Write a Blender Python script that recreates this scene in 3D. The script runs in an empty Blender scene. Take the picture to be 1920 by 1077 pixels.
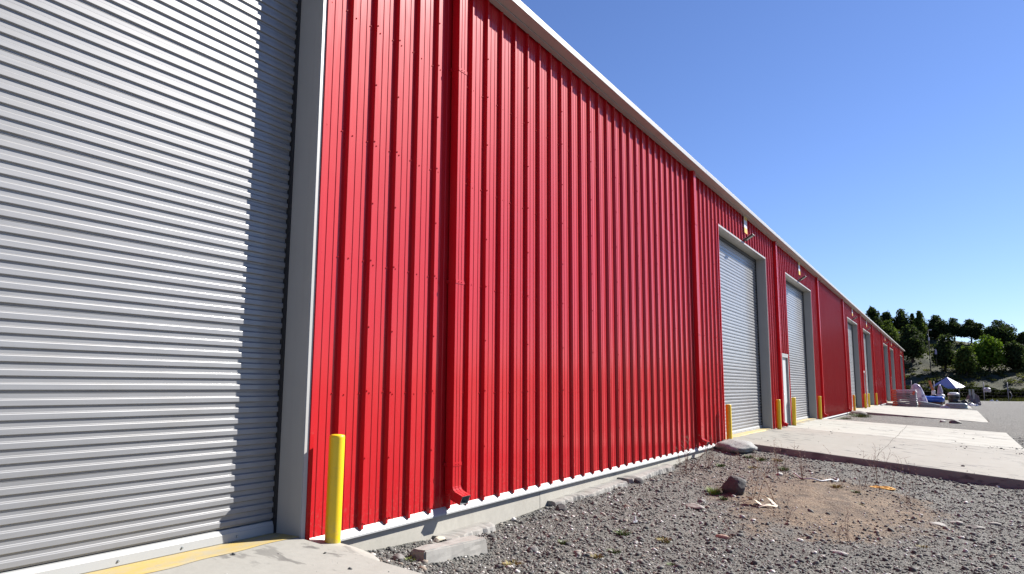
import bpy, math, random
import numpy as np
from mathutils import Matrix, Vector
random.seed(7)
scene = bpy.context.scene
C = scene.collection

# ------------------------------------------------------------------ camera
cam_d = bpy.data.cameras.new("camera")
cam = bpy.data.objects.new("camera", cam_d)
C.objects.link(cam)
cam_d.sensor_width = 36.0
cam_d.lens = 25.39
cam_d.clip_start = 0.05
cam_d.clip_end = 3000
RW = np.array([[0.85897255, -0.06573112, -0.50778497],
               [0.51199859, 0.11967574, 0.8506087],
               [0.00485808, -0.99063471, 0.13645242]])
r_, u_, b_ = RW @ np.array([1, 0, 0]), RW @ np.array([0, -1, 0]), RW @ np.array([0, 0, -1])
cam.matrix_world = Matrix(((r_[0], u_[0], b_[0], 5.32), (r_[1], u_[1], b_[1], 0.0),
                           (r_[2], u_[2], b_[2], 1.5), (0, 0, 0, 1)))
scene.camera = cam

# ------------------------------------------------------------------ light
SUNV = Vector((1.0, 1.45, 1.30)).normalized()
elev = math.asin(SUNV.z)
az = math.atan2(SUNV.x, SUNV.y)          # clockwise from +Y
sd = bpy.data.lights.new("sun", 'SUN')
sd.energy = 5.0
sd.angle = math.radians(0.5)
sd.color = (1.0, 0.95, 0.88)
sun = bpy.data.objects.new("sun", sd)
C.objects.link(sun)
sun.rotation_euler = SUNV.to_track_quat('Z', 'Y').to_euler()
world = bpy.data.worlds.new("World")
scene.world = world
world.use_nodes = True
wn = world.node_tree
sky = wn.nodes.new('ShaderNodeTexSky')
sky.sky_type = 'NISHITA'
sky.sun_disc = False
sky.sun_elevation = elev
sky.sun_rotation = az
sky.altitude = 300
sky.air_density = 1.0
sky.dust_density = 0.1
sky.ozone_density = 3.5
bg = wn.nodes['Background']
bg.inputs['Strength'].default_value = 0.052
tint = wn.nodes.new('ShaderNodeMix'); tint.data_type = 'RGBA'; tint.blend_type = 'MULTIPLY'
tint.inputs[0].default_value = 1.0
tint.inputs[7].default_value = (0.80, 0.855, 1.12, 1)
wn.links.new(sky.outputs[0], tint.inputs[6])
wn.links.new(tint.outputs[2], bg.inputs[0])
scene.view_settings.view_transform = 'Standard'
scene.view_settings.look = 'None'
scene.view_settings.gamma = 1
scene.view_settings.exposure = 1.38

# ------------------------------------------------------------------ helpers
def tag(o, label=None, cat=None, group=None, kind=None):
    if label: o['label'] = label
    if cat: o['category'] = cat
    if group: o['group'] = group
    if kind: o['kind'] = kind
    return o

def empty(name, loc, label, cat, group=None, rz=0.0):
    o = bpy.data.objects.new(name, None)
    C.objects.link(o)
    o.location = loc
    o.rotation_euler = (0, 0, rz)
    o.empty_display_size = 0.2
    return tag(o, label, cat, group)

class MB:
    def __init__(s):
        s.v = []; s.f = []; s.m = []; s.sm = []
    def face(s, pts, m=0, smooth=False):
        n = len(s.v); s.v += [tuple(p) for p in pts]
        s.f.append(tuple(range(n, n + len(pts)))); s.m.append(m); s.sm.append(smooth)
    def box(s, a, b, m=0):
        x0, y0, z0 = a; x1, y1, z1 = b
        s.hexa([(x0,y0,z0),(x1,y0,z0),(x1,y1,z0),(x0,y1,z0),(x0,y0,z1),(x1,y0,z1),(x1,y1,z1),(x0,y1,z1)], m)
    def hexa(s, p, m=0):
        n = len(s.v); s.v += [tuple(q) for q in p]
        for q in [(0,3,2,1),(4,5,6,7),(0,1,5,4),(1,2,6,5),(2,3,7,6),(3,0,4,7)]:
            s.f.append(tuple(n + i for i in q)); s.m.append(m); s.sm.append(False)
    def obox(s, c, ax, m=0):
        c = Vector(c); X, Y, Z = [Vector(a) for a in ax]
        s.hexa([c-X-Y-Z, c+X-Y-Z, c+X+Y-Z, c-X+Y-Z, c-X-Y+Z, c+X-Y+Z, c+X+Y+Z, c-X+Y+Z], m)
    def loft(s, rings, m=0, smooth=True, caps=True, closed=True):
        n0 = len(s.v); k = len(rings[0])
        for r in rings: s.v += [tuple(p) for p in r]
        for i in range(len(rings)-1):
            for j in range(k if closed else k-1):
                j2 = (j+1) % k
                s.f.append((n0+i*k+j, n0+i*k+j2, n0+(i+1)*k+j2, n0+(i+1)*k+j)); s.m.append(m); s.sm.append(smooth)
        if caps and closed:
            s.f.append(tuple(n0+j for j in reversed(range(k)))); s.m.append(m); s.sm.append(False)
            e = n0+(len(rings)-1)*k
            s.f.append(tuple(e+j for j in range(k))); s.m.append(m); s.sm.append(False)
    def tube(s, pts, rad, seg=6, m=0, smooth=True):
        pts = [Vector(p) for p in pts]
        if not hasattr(rad, '__len__'): rad = [rad]*len(pts)
        rings = []
        for i, p in enumerate(pts):
            d = (pts[min(i+1, len(pts)-1)] - pts[max(i-1, 0)])
            if d.length < 1e-9: d = Vector((0,0,1))
            d.normalize()
            a = d.orthogonal().normalized() if abs(d.z) > .98 else d.cross(Vector((0,0,1))).normalized()
            b = d.cross(a)
            rings.append([p + (a*math.cos(t)+b*math.sin(t))*rad[i] for t in [2*math.pi*j/seg for j in range(seg)]])
        s.loft(rings, m, smooth)
    def prism(s, prof, y0, y1, m=0):
        """profile in (x,z), extruded along y, closed"""
        s.loft([[(x, y0, z) for x, z in prof], [(x, y1, z) for x, z in prof]], m, False)
    def build(s, name, mats, parent=None, loc=None):
        me = bpy.data.meshes.new(name)
        me.from_pydata(s.v, [], s.f)
        if not isinstance(mats, (list, tuple)): mats = [mats]
        for mm in mats: me.materials.append(mm)
        me.polygons.foreach_set('material_index', s.m)
        me.polygons.foreach_set('use_smooth', s.sm)
        me.update()
        o = bpy.data.objects.new(name, me)
        C.objects.link(o)
        if parent: o.parent = parent
        if loc: o.location = loc
        return o

def copy_tree(o, parent=None):
    c = o.copy(); C.objects.link(c); c.parent = parent
    for ch in list(o.children): copy_tree(ch, c)
    return c

def fix_normals(o):
    import bmesh
    bm = bmesh.new(); bm.from_mesh(o.data)
    bmesh.ops.recalc_face_normals(bm, faces=bm.faces)
    bm.to_mesh(o.data); bm.free()
    return o

# ------------------------------------------------------------------ materials
ALB = 0.67      # overall albedo level of the site materials
class NT:
    def __init__(s, name):
        s.mat = bpy.data.materials.new(name); s.mat.use_nodes = True
        s.t = s.mat.node_tree; s.b = s.t.nodes['Principled BSDF']
        s.pos = None
    def n(s, kind, **kw):
        nd = s.t.nodes.new(kind)
        for k, v in kw.items():
            if k in nd.inputs: nd.inputs[k].default_value = v
            else: setattr(nd, k, v)
        return nd
    def l(s, a, b): s.t.links.new(a, b)
    def P(s, scale=None):
        if s.pos is None: s.pos = s.n('ShaderNodeNewGeometry')
        if scale is None: return s.pos.outputs['Position']
        m = s.n('ShaderNodeMapping'); m.inputs['Scale'].default_value = scale
        s.l(s.pos.outputs['Position'], m.inputs[0]); return m.outputs[0]
    def noise(s, scale, detail=4, rough=.55, vec=None, dist=0):
        nd = s.n('ShaderNodeTexNoise'); nd.inputs['Scale'].default_value = scale
        nd.inputs['Detail'].default_value = detail; nd.inputs['Roughness'].default_value = rough
        nd.inputs['Distortion'].default_value = dist
        s.l(vec if vec is not None else s.P(), nd.inputs['Vector']); return nd.outputs['Fac']
    def ramp(s, fac, stops, interp='LINEAR'):
        r = s.n('ShaderNodeValToRGB'); r.color_ramp.interpolation = interp
        e = r.color_ramp.elements
        while len(e) < len(stops): e.new(0.5)
        for i, (p, c) in enumerate(stops):
            e[i].position = p
            e[i].color = (c, c, c, 1) if not hasattr(c, '__len__') else (*c[:3], 1)
        s.l(fac, r.inputs[0]); return r.outputs[0]
    def mix(s, fac, a, b, mode='MIX'):
        m = s.n('ShaderNodeMix'); m.data_type = 'RGBA'; m.blend_type = mode
        for src, i in ((fac, 0), (a, 6), (b, 7)):
            if hasattr(src, 'links') or isinstance(src, bpy.types.NodeSocket): s.l(src, m.inputs[i])
            elif i == 0: m.inputs[0].default_value = src
            else: m.inputs[i].default_value = (*src[:3], 1)
        return m.outputs[2]
    def math(s, op, a, b=0.0, clamp=False):
        m = s.n('ShaderNodeMath'); m.operation = op; m.use_clamp = clamp
        for src, i in ((a, 0), (b, 1)):
            if isinstance(src, bpy.types.NodeSocket): s.l(src, m.inputs[i])
            else: m.inputs[i].default_value = src
        return m.outputs[0]
    def bump(s, h, strength=.3, dist=.01, base=None):
        b = s.n('ShaderNodeBump'); b.inputs['Strength'].default_value = strength
        b.inputs['Distance'].default_value = dist
        s.l(h, b.inputs['Height'])
        if base is not None: s.l(base, b.inputs['Normal'])
        return b.outputs[0]
    def set(s, **kw):
        for k, v in kw.items():
            k = k.replace('_', ' ')
            if k == 'Base Color' and isinstance(v, bpy.types.NodeSocket) and ALB:
                v = s.mix(1.0, v, (ALB, ALB, ALB), 'MULTIPLY')
            if isinstance(v, bpy.types.NodeSocket): s.l(v, s.b.inputs[k])
            elif k == 'Base Color': s.b.inputs[k].default_value = (*v[:3], 1)
            else: s.b.inputs[k].default_value = v
        return s.mat

def simple(name, col, rough=.6, metal=0., var=.12, scale=6., bump=0., spec=.5):
    t = NT(name)
    f = t.noise(scale, 5)
    c = t.mix(f, [x*(1-var) for x in col], [min(1, x*(1+var)) for x in col])
    kw = dict(Base_Color=c, Roughness=rough, Metallic=metal)
    if bump: kw['Normal'] = t.bump(t.noise(scale*6, 5), bump, .01)
    m = t.set(**kw)
    t.b.inputs['Specular IOR Level'].default_value = spec
    return m

def mat_red():
    t = NT('red_painted_steel')
    n1 = t.noise(.9, 3, vec=t.P((1, 1, .25)))
    n2 = t.noise(30, 4, vec=t.P((1, 1, .06)))
    dust = t.ramp(t.noise(3.5, 6, .65, vec=t.P((1, 1, .35))), [(.45, 0), (.8, 1)])
    c = t.mix(n1, (.52, .005, .011), (.60, .008, .015))
    c = t.mix(t.math('MULTIPLY', dust, .05), c, (.62, .30, .26))
    sp_ = t.n('ShaderNodeSeparateXYZ'); t.l(t.P(), sp_.inputs[0])
    pn = t.math('FLOOR', t.math('DIVIDE', t.math('SUBTRACT', sp_.outputs[1], 6.21), 1.1517))
    wn_ = t.n('ShaderNodeTexWhiteNoise', noise_dimensions='1D'); t.l(pn, wn_.inputs['W'])
    c = t.mix(t.math('MULTIPLY', wn_.outputs['Value'], .14), c, (.40, .004, .010))
    low = t.math('MULTIPLY', t.math('SUBTRACT', .55, sp_.outputs[2]), 1.6, True)
    spl = t.ramp(t.noise(26, 6, .7), [(.50, 0), (.66, 1)])
    c = t.mix(t.math('MULTIPLY', t.math('MULTIPLY', low, spl), .30), c, (.34, .22, .17))
    nb = t.bump(t.noise(1.7, 2, vec=t.P((1, 1, .5))), .25, .02)
    nb = t.bump(n2, .04, .002, nb)
    m = t.set(Base_Color=c, Roughness=t.ramp(n2, [(.3, .52), (.7, .60)]), Normal=nb)
    t.b.inputs['Specular IOR Level'].default_value = .09
    t.b.inputs['Coat Weight'].default_value = .55
    t.b.inputs['Coat Roughness'].default_value = .13
    return m
RED = mat_red()

def mat_slat():
    t = NT('grey_door_steel')
    n1 = t.noise(1.2, 4, vec=t.P((1, .25, 1)))
    n2 = t.noise(60, 3, vec=t.P((1, .03, 1)))
    grime = t.ramp(t.noise(2.2, 6, .7, vec=t.P((1, .5, 1.5))), [(.5, 0), (.85, 1)])
    c = t.mix(n1, (.235, .24, .25), (.285, .288, .295))
    c = t.mix(t.math('MULTIPLY', grime, .42), c, (.18, .17, .15))
    t.b.inputs['Coat Weight'].default_value = .5
    t.b.inputs['Coat Roughness'].default_value = .15
    return t.set(Base_Color=c, Metallic=.2, Roughness=t.ramp(n2, [(.3, .40), (.7, .52)]),
                 Normal=t.bump(t.noise(2.5, 2, vec=t.P((1, .4, 1))), .15, .01))
SLAT = mat_slat()
def mat_trim():
    t = NT('pale_grey_trim')
    n1 = t.noise(2.0, 5)
    streak = t.ramp(t.noise(9, 5, .6, vec=t.P((1, 1, .08))), [(.5, 0), (.8, 1)])
    c = t.mix(n1, (.44, .44, .42), (.52, .515, .495))
    c = t.mix(t.math('MULTIPLY', streak, .22), c, (.32, .30, .26))
    return t.set(Base_Color=c, Roughness=.42, Normal=t.bump(t.noise(1.3, 2), .12, .02))
TRIM = mat_trim()
WHITE = simple('white_steel', (.42, .43, .425), .45, 0, .05, 3)
def mat_yel():
    t = NT('yellow_bollard_paint')
    c = t.mix(t.noise(4, 4), (.90, .60, .006), (1.0, .70, .010))
    chip = t.ramp(t.noise(34, 5, .75, vec=t.P((1, 1, .55))), [(.66, 0), (.70, 1)])
    scr = t.ramp(t.noise(8, 4, .6, vec=t.P((1, 1, 3.5))), [(.60, 0), (.75, 1)])
    c = t.mix(t.math('MULTIPLY', scr, .22), c, (.45, .33, .10))
    c = t.mix(t.math('MULTIPLY', chip, .6), c, (.30, .22, .12))
    sp_ = t.n('ShaderNodeSeparateXYZ'); t.l(t.P(), sp_.inputs[0])
    low = t.math('MULTIPLY', t.math('SUBTRACT', .30, sp_.outputs[2]), 2.6, True)
    c = t.mix(t.math('MULTIPLY', t.math('MULTIPLY', low, t.ramp(t.noise(18, 6, .7), [(.42, 0), (.6, 1)])), .55), c, (.36, .31, .23))
    return t.set(Base_Color=c, Roughness=.38, Normal=t.bump(t.noise(5, 3), .1, .01))
YEL = mat_yel()
DARK = simple('dark_rubber_seal', (.02, .02, .022), .6)
GALV = simple('galvanised_steel', (.45, .50, .52), .35, .7, .15, 25)
BLACK = simple('black_lamp_housing', (.02, .02, .022), .45)
LENS = simple('frosted_lamp_lens', (.72, .74, .72), .25)
PLATE = simple('white_plate', (.75, .76, .78), .4)
YPL = simple('yellow_plate_strip', (.80, .50, .04), .5)
ROOF = simple('roof_sheet', (.55, .56, .56), .45, .1)

def mat_concrete(name, ca, cb, streak=(1, .12, 1), stain=.5, dots=True, pale=None):
    t = NT(name)
    n1 = t.noise(.9, 6, .6)
    n2 = t.noise(14, 6, .7)
    sk = t.ramp(t.noise(2.2, 7, .62, vec=t.P(streak), dist=.3), [(.42, 0), (.75, 1)])
    c = t.mix(n1, ca, cb)
    c = t.mix(t.math('MULTIPLY', sk, stain), c, (.26, .235, .195))
    c = t.mix(t.math('MULTIPLY', t.ramp(n2, [(.35, 1), (.6, 0)]), .16), c, (.2, .19, .17))
    if dots:
        sp = t.ramp(t.noise(4.2, 5, .6, vec=t.P((.45, .9, 1)), dist=.4), [(.55, 0), (.60, 1)])
        msk = t.ramp(t.noise(.6, 3, .5), [(.46, 0), (.56, 1)])
        c = t.mix(t.math('MULTIPLY', t.math('MULTIPLY', sp, msk), .75), c, (.09, .085, .08))
    if pale: c = t.mix(pale, c, (.74, .72, .67))
    nb = t.bump(t.noise(55, 6, .7), .35, .004)
    nb = t.bump(t.noise(2.0, 4, .6), .3, .02, nb)
    return t.set(Base_Color=c, Roughness=.88, Normal=nb)
CONC_A = mat_concrete('weathered_concrete', (.26, .245, .21), (.34, .325, .285))
CONC_B = mat_concrete('pale_concrete', (.37, .365, .32), (.47, .46, .41), streak=(.22, 1.1, 1), stain=.55)
CONC_P = mat_concrete('plinth_concrete', (.42, .405, .35), (.54, .52, .46), streak=(1, 1, .1), stain=.22, dots=False)
CONC_R = mat_concrete('broken_concrete', (.30, .29, .265), (.42, .41, .38), streak=(1, 1, 1), stain=.5)
def mat_yline():
    t = NT('worn_yellow_paint')
    w = t.ramp(t.noise(7, 7, .7, vec=t.P((1, .5, 1))), [(.36, 1), (.62, 0)])
    c = t.mix(w, (.58, .42, .12), (.46, .40, .27))
    return t.set(Base_Color=c, Roughness=.75, Normal=t.bump(t.noise(40, 5), .3, .003))
YLINE = mat_yline()

def mat_ground():
    t = NT('gravel_and_soil')
    pos = t.P()
    sep = t.n('ShaderNodeSeparateXYZ'); t.l(pos, sep.inputs[0])
    X, Y = sep.outputs[0], sep.outputs[1]
    def vor(scale):
        v = t.n('ShaderNodeTexVoronoi'); v.inputs['Scale'].default_value = scale
        t.l(pos, v.inputs['Vector']); return v
    v1, v2, v3 = vor(55), vor(22), vor(7)
    def grey(v, stops):
        s_ = t.n('ShaderNodeSeparateColor'); t.l(v.outputs['Color'], s_.inputs[0])
        return t.ramp(s_.outputs[0], stops)
    g1 = grey(v1, [(0, (.05, .052, .047)), (.45, (.135, .135, .12)), (.8, (.25, .25, .225)), (1, (.60, .59, .53))])
    g2 = grey(v2, [(0, (.06, .062, .055)), (.5, (.15, .15, .135)), (.85, (.25, .25, .225)), (1, (.58, .57, .50))])
    c = t.mix(t.ramp(t.noise(9, 4), [(.45, 0), (.6, 1)]), g1, g2)
    big = t.noise(.5, 5, .6)
    c = t.mix(.55, c, t.mix(big, (.105, .103, .092), (.175, .170, .150)))
    # worn brown soil patch between the driveways
    def ell(cx, cy, rx, ry):
        a = t.math('DIVIDE', t.math('SUBTRACT', X, cx), rx); b = t.math('DIVIDE', t.math('SUBTRACT', Y, cy), ry)
        return t.math('ADD', t.math('MULTIPLY', a, a), t.math('MULTIPLY', b, b))
    nz = t.math('MULTIPLY', t.math('SUBTRACT', t.noise(1.3, 6, .65), .5), 2.2)
    e = t.math('ADD', ell(3.35, 13.9, 1.95, 3.5), nz)
    m1 = t.ramp(e, [(.55, 1), (1.0, 0)])
    soil = t.mix(t.ramp(t.noise(3.0, 8, .72, dist=.5), [(.36, 0), (.62, 1)]), (.105, .066, .037), (.31, .22, .135))
    soil = t.mix(t.ramp(t.noise(50, 4, .6), [(.5, 0), (.75, .5)]), soil, (.22, .20, .165))
    c = t.mix(t.math('MULTIPLY', m1, .85), c, soil)
    cl = t.ramp(t.noise(11, 5, .75), [(.54, 0), (.62, 1)])
    c = t.mix(t.math('MULTIPLY', t.math('MULTIPLY', m1, cl), .65), c, (.085, .062, .045))
    e2 = t.math('ADD', ell(1.5, 16.6, 1.6, 3.2), nz)
    m2 = t.ramp(e2, [(.5, 1), (1.1, 0)])
    c = t.mix(t.math('MULTIPLY', m2, .6), c, (.17, .13, .10))
    # far hill: dry grass, moss and scrub
    hm = t.ramp(t.math('ADD', Y, t.math('MULTIPLY', t.noise(.3, 3), 6)), [(0, 0), (1, 1)])
    hm = t.math('MULTIPLY', t.math('SUBTRACT', t.math('ADD', Y, t.math('MULTIPLY', t.noise(.25, 3), 8)), 141), .3, True)
    gn = t.noise(.22, 7, .65, vec=t.P((.6, 1, 2.2)))
    hill = t.ramp(gn, [(.34, (.018, .026, .009)), (.47, (.038, .048, .015)), (.56, (.075, .075, .026)), (.66, (.13, .11, .045)), (.78, (.22, .185, .095))])
    hill = t.mix(t.ramp(t.noise(2.2, 6, .75), [(.4, .75), (.62, 0)]), hill, (.018, .024, .010))
    # the far yard is compacted and paler
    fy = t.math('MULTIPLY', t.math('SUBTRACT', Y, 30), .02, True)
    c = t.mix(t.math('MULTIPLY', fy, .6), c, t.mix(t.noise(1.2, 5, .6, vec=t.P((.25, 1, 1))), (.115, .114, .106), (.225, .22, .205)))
    c = t.mix(hm, c, hill)
    d = t.math('ADD', t.math('MULTIPLY', v1.outputs['Distance'], -1.0), t.math('MULTIPLY', v2.outputs['Distance'], -1.4))
    nb = t.bump(d, .9, .02)
    nb = t.bump(t.noise(3.0, 8, .75), .8, .07, nb)
    return t.set(Base_Color=c, Roughness=.95, Normal=nb)
GROUND = mat_ground()

def mat_pebble():
    t = NT('mixed_pebbles')
    r = t.n('ShaderNodeNewGeometry').outputs['Random Per Island']
    c = t.ramp(r, [(0, (.07, .072, .066)), (.35, (.13, .132, .12)), (.62, (.20, .20, .182)), (.78, (.31, .30, .265)),
                   (.86, (.36, .28, .21)), (.91, (.60, .58, .54)), (1, (.92, .90, .86))])
    c = t.mix(t.math('MULTIPLY', t.noise(60, 4), .5), c, (.12, .115, .11))
    return t.set(Base_Color=c, Roughness=.9)
PEB = mat_pebble()

# ------------------------------------------------------------------ ground heights
WY=[-60,4,5.2,6.1,7.3,8.3,9.8,12.85,15.1,18.0,19.4,20.2,38,39.5,44,49,50.3,69,71,80,130]
WZ=[-.1,-.08,-.1,-.21,-.31,-.34,-.30,-.23,-.22,-.16,-.05,-.05,-.1,-.15,-.16,-.12,-.05,-.1,-.15,-.15,-.15]
FY=[-60,0,10,20,30,38,60,80,140,1000]
FZ=[-.8,-.78,-.74,-.70,-.55,-.42,-.36,-.33,-.40,-.4]
SL=[(-14,5.0,9,.1,-.09,.1,-.09),(20,28.6,9.2,.1,-.092,.07,-.072),(28.61,38,7.4,.07,-.072,.05,-.056),
    (50.3,69,7.3,.1,-.072,.08,-.040),(81.5,100,7.3,.08,-.06,.08,-.05)]
rng = np.random.default_rng(5)
PERM = rng.random((64, 64))
def vn(x, y):
    """value noise, vectorised"""
    x = np.asarray(x, float); y = np.asarray(y, float)
    xi = np.floor(x).astype(int); yi = np.floor(y).astype(int)
    fx = x - xi; fy = y - yi
    fx = fx*fx*(3-2*fx); fy = fy*fy*(3-2*fy)
    g = lambda a, b: PERM[a % 64, b % 64]
    return (g(xi,yi)*(1-fx)+g(xi+1,yi)*fx)*(1-fy)+(g(xi,yi+1)*(1-fx)+g(xi+1,yi+1)*fx)*fy - .5
def S(t):
    t = np.clip(t, 0, 1); return t*t*(3-2*t)
def ground(x, y, fine=True):
    x = np.asarray(x, float); y = np.asarray(y, float)
    w = np.interp(y, WY, WZ); f = np.interp(y, FY, FZ)
    t = np.clip(x/6.4, 0, 1)
    z = w*(1-t)+f*t
    z = z+.10*np.exp(-(((x-2.6)/1.3)**2+((y-15.2)/2.4)**2))
    z = z-.09*np.exp(-(((x-1.0)/.45)**2+((y-6.9)/.75)**2))
    ridge = 14.4-.10*np.clip(x, -60, 60)
    h = S((y-150-.25*x)/60)*ridge
    back = S((y-225)/120)
    z = z+h*(1-.8*back)
    if fine:
        near = np.exp(-np.clip(y-30, 0, None)/25)
        z = z + near*(vn(x*1.3, y*1.3)*.07 + vn(x*4+9, y*4)*.030 + vn(x*11, y*11+5)*.014)*np.clip(x/.6+.3, .3, 1)
        z = z + S((y-145)/20)*(vn(x*.12, y*.12)*1.6+vn(x*.5, y*.5)*.5)
    zc = np.full(z.shape, 1e9)
    for (y0, y1, x1, a0, b0, a1, b1) in SL:
        tt = np.clip((y-y0)/(y1-y0), 0, 1)
        top = (a0+b0*x)*(1-tt)+(a1+b1*x)*tt
        ins = (y > y0-.02) & (y < y1+.02) & (x < x1+.02)
        zc = np.where(ins, np.minimum(zc, top-.06), zc)
    return np.minimum(z, zc)
def gz(x, y): return float(ground(np.array([x]), np.array([y]))[0])
def slab_top(x, y):
    for (y0, y1, x1, a0, b0, a1, b1) in SL:
        if y0 <= y <= y1 and x <= x1:
            t = (y-y0)/(y1-y0); return (a0+b0*x)*(1-t)+(a1+b1*x)*t
    return None

def build_ground():
    xs = np.concatenate([[-900,-500,-300,-200,-140,-100,-70,-50,-38,-30], np.arange(-24, -.5, 3.), np.arange(-.4, 9.5, .075),
                         np.arange(9.6, 14, .3), np.arange(14, 40, 2.), [42,50,60,75,95,130,180,260,400,700,1100]])
    edge = []
    for s_ in SL: edge += [s_[0]-.021, s_[0]-.019, s_[1]+.019, s_[1]+.021]
    ys = np.concatenate([[-900,-500,-250,-120,-70,-45,-30,-20,-14.03], np.arange(-12, 3, 1.5), np.arange(3, 24, .08), np.arange(24, 45, .25),
                         np.arange(45, 110, .8), np.arange(110, 260, 1.8), [265,275,290,310,340,380,450,560,750,1100,1600], edge])
    ys = np.unique(np.round(ys, 4)); xs = np.unique(np.round(xs, 4))
    Xg, Yg = np.meshgrid(xs, ys)
    Zg = ground(Xg, Yg)
    Zg = np.where(Xg < -.5, np.minimum(Zg, -.35 + np.where(Yg > 126, 20, 0)), Zg)
    v = np.stack([Xg, Yg, Zg], -1).reshape(-1, 3)
    nx, ny = len(xs), len(ys)
    i = np.arange(ny-1)[:, None]*nx + np.arange(nx-1)[None, :]
    q = np.stack([i, i+1, i+nx+1, i+nx], -1).reshape(-1, 4)
    me = bpy.data.meshes.new('ground')
    me.vertices.add(len(v)); me.vertices.foreach_set('co', v.ravel())
    me.loops.add(q.size); me.loops.foreach_set('vertex_index', q.ravel())
    me.polygons.add(len(q)); me.polygons.foreach_set('loop_start', np.arange(len(q))*4)
    me.polygons.foreach_set('loop_total', np.full(len(q), 4))
    me.polygons.foreach_set('use_smooth', np.ones(len(q), bool))
    me.update(calc_edges=True); me.validate()
    me.materials.append(GROUND)
    o = bpy.data.objects.new('ground', me); C.objects.link(o)
    tag(o, kind='structure')
build_ground()

# ------------------------------------------------------------------ driveway slabs
def build_slab(i, spec, mat, thick, xin=0.012, seed=0):
    (y0, y1, x1, a0, b0, a1, b1) = spec
    mb = MB()
    rnd = random.Random(seed)
    nx, ny = 40, 30
    def top(x, y):
        t = (y-y0)/(y1-y0); xx = max(x, 0)
        return (a0+b0*xx)*(1-t)+(a1+b1*xx)*t
    # rounded, slightly uneven edge
    def ring(off, drop):
        pts = []
        for k in range(nx+1):
            x = xin+(x1-xin)*k/nx; pts.append((x, y0+off+.004*math.sin(k*2.1)+.003*math.sin(k*5.7), top(x, y0)-drop))
        for k in range(1, ny+1):
            y = y0+(y1-y0)*k/ny; pts.append((x1-off+.004*math.sin(k*1.7), min(y, y1-off), top(x1, y)-drop))
        for k in range(1, nx+1):
            x = x1-off-(x1-off-xin)*k/nx; pts.append((x, y1-off+.003*math.sin(k*3.1), top(x, y1)-drop))
        return pts
    r0, r1, r2 = ring(.02, 0), ring(.004, .010), ring(0, thick)
    r1 = ring(.005, .012)
    n0 = len(mb.v)
    # top as grid
    for a in range(ny+1):
        for b in range(nx+1):
            y = y0+.02+(y1-y0-.04)*a/ny; x = xin+(x1-.02-xin)*b/nx
            mb.v.append((x, y, top(x, y)))
    for a in range(ny):
        for b in range(nx):
            q = n0+a*(nx+1)+b
            mb.f.append((q, q+1, q+nx+2, q+nx+1)); mb.m.append(0); mb.sm.append(False)
    mb.loft([r2, r1, r0], 0, False, False, False)
    return mb
def slab_obj(spec, mat, thick, seed):
    mb = build_slab(0, spec, mat, thick, seed=seed)
    o = mb.build('driveway_slab', mat); return tag(fix_normals(o), kind='structure')
CONC_N = mat_concrete('near_driveway_concrete', (.35, .34, .305), (.43, .42, .38), stain=.22)
slab_obj(SL[0], CONC_N, .5, 1)
slab_obj(SL[1], CONC_A, .5, 2)
slab_obj(SL[2], CONC_B, .5, 3)
slab_obj(SL[3], CONC_B, .5, 4)
slab_obj(SL[4], CONC_B, .5, 5)
# expansion crack across the double driveway
def crack():
    mb = MB()
    for (spec, off) in ((SL[1], 0), (SL[2], .02)):
        (y0, y1, x1, a0, b0, a1, b1) = spec
        n = 46
        for k in range(n):
            ya, yb = y0+.03+(y1-y0-.06)*k/n, y0+.03+(y1-y0-.06)*(k+1)/n
            def px(y): return 3.66+off+.012*math.sin(y*1.3)+.006*math.sin(y*5.3+1)
            def w(y): return .007+.005*abs(math.sin(y*3.3))
            mb.face([(px(ya)-w(ya), ya, slab_top(px(ya), ya)+.003), (px(ya)+w(ya), ya, slab_top(px(ya), ya)+.003),
                     (px(yb)+w(yb), yb, slab_top(px(yb), yb)+.003), (px(yb)-w(yb), yb, slab_top(px(yb), yb)+.003)])
    tag(mb.build('slab_crack', simple('crack_dirt', (.13, .115, .095), .95)), kind='structure')
crack()
mb = MB()
for k in range(60):
    xa, xb = .3+8.6*k/60-.0, .3+8.6*(k+1)/60
    wa = lambda x: .012+.010*abs(math.sin(x*3.1))+.006*abs(math.sin(x*11))
    f = lambda x, d: (x, 28.595-d, (slab_top(x, 28.59) or 0)+.003)
    mb.face([f(xa, wa(xa)), f(xb, wa(xb)), f(xb, 0), f(xa, 0)])
tag(mb.build('slab_joint', simple('joint_dirt', (.24, .20, .15), .95)), kind='structure')

# ------------------------------------------------------------------ the warehouse
Y0, Y1 = -24.2, 123.3
PIPES = [7.40+10.38*k for k in range(-3, 12)]
DOORS = [(-1.3, 5.0)]
for k in (1, 2, 4, 5, 7, 8, 10):
    s_ = 7.42+10.38*k
    DOORS.append((s_+2.45, s_+8.70))
DOORS[1] = (20.28, 26.48); DOORS[2] = (30.26, 36.58)
ENTRY = [(28.80, 30.02), (28.80+31.14, 30.02+31.14), (28.80+62.28, 30.02+62.28)]
DH = 6.05
TOPZ = 7.02
house = empty('warehouse', (0, Y0, 0), 'long red corrugated steel warehouse with grey roller doors and a white eave', 'warehouse')
house_off = Vector((0, -Y0, 0))
def hb(mb, name, mats, parent=None):
    o = mb.build(name, mats, parent or house)
    if parent is None: o.location = (0, -Y0, 0)
    return o

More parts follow.
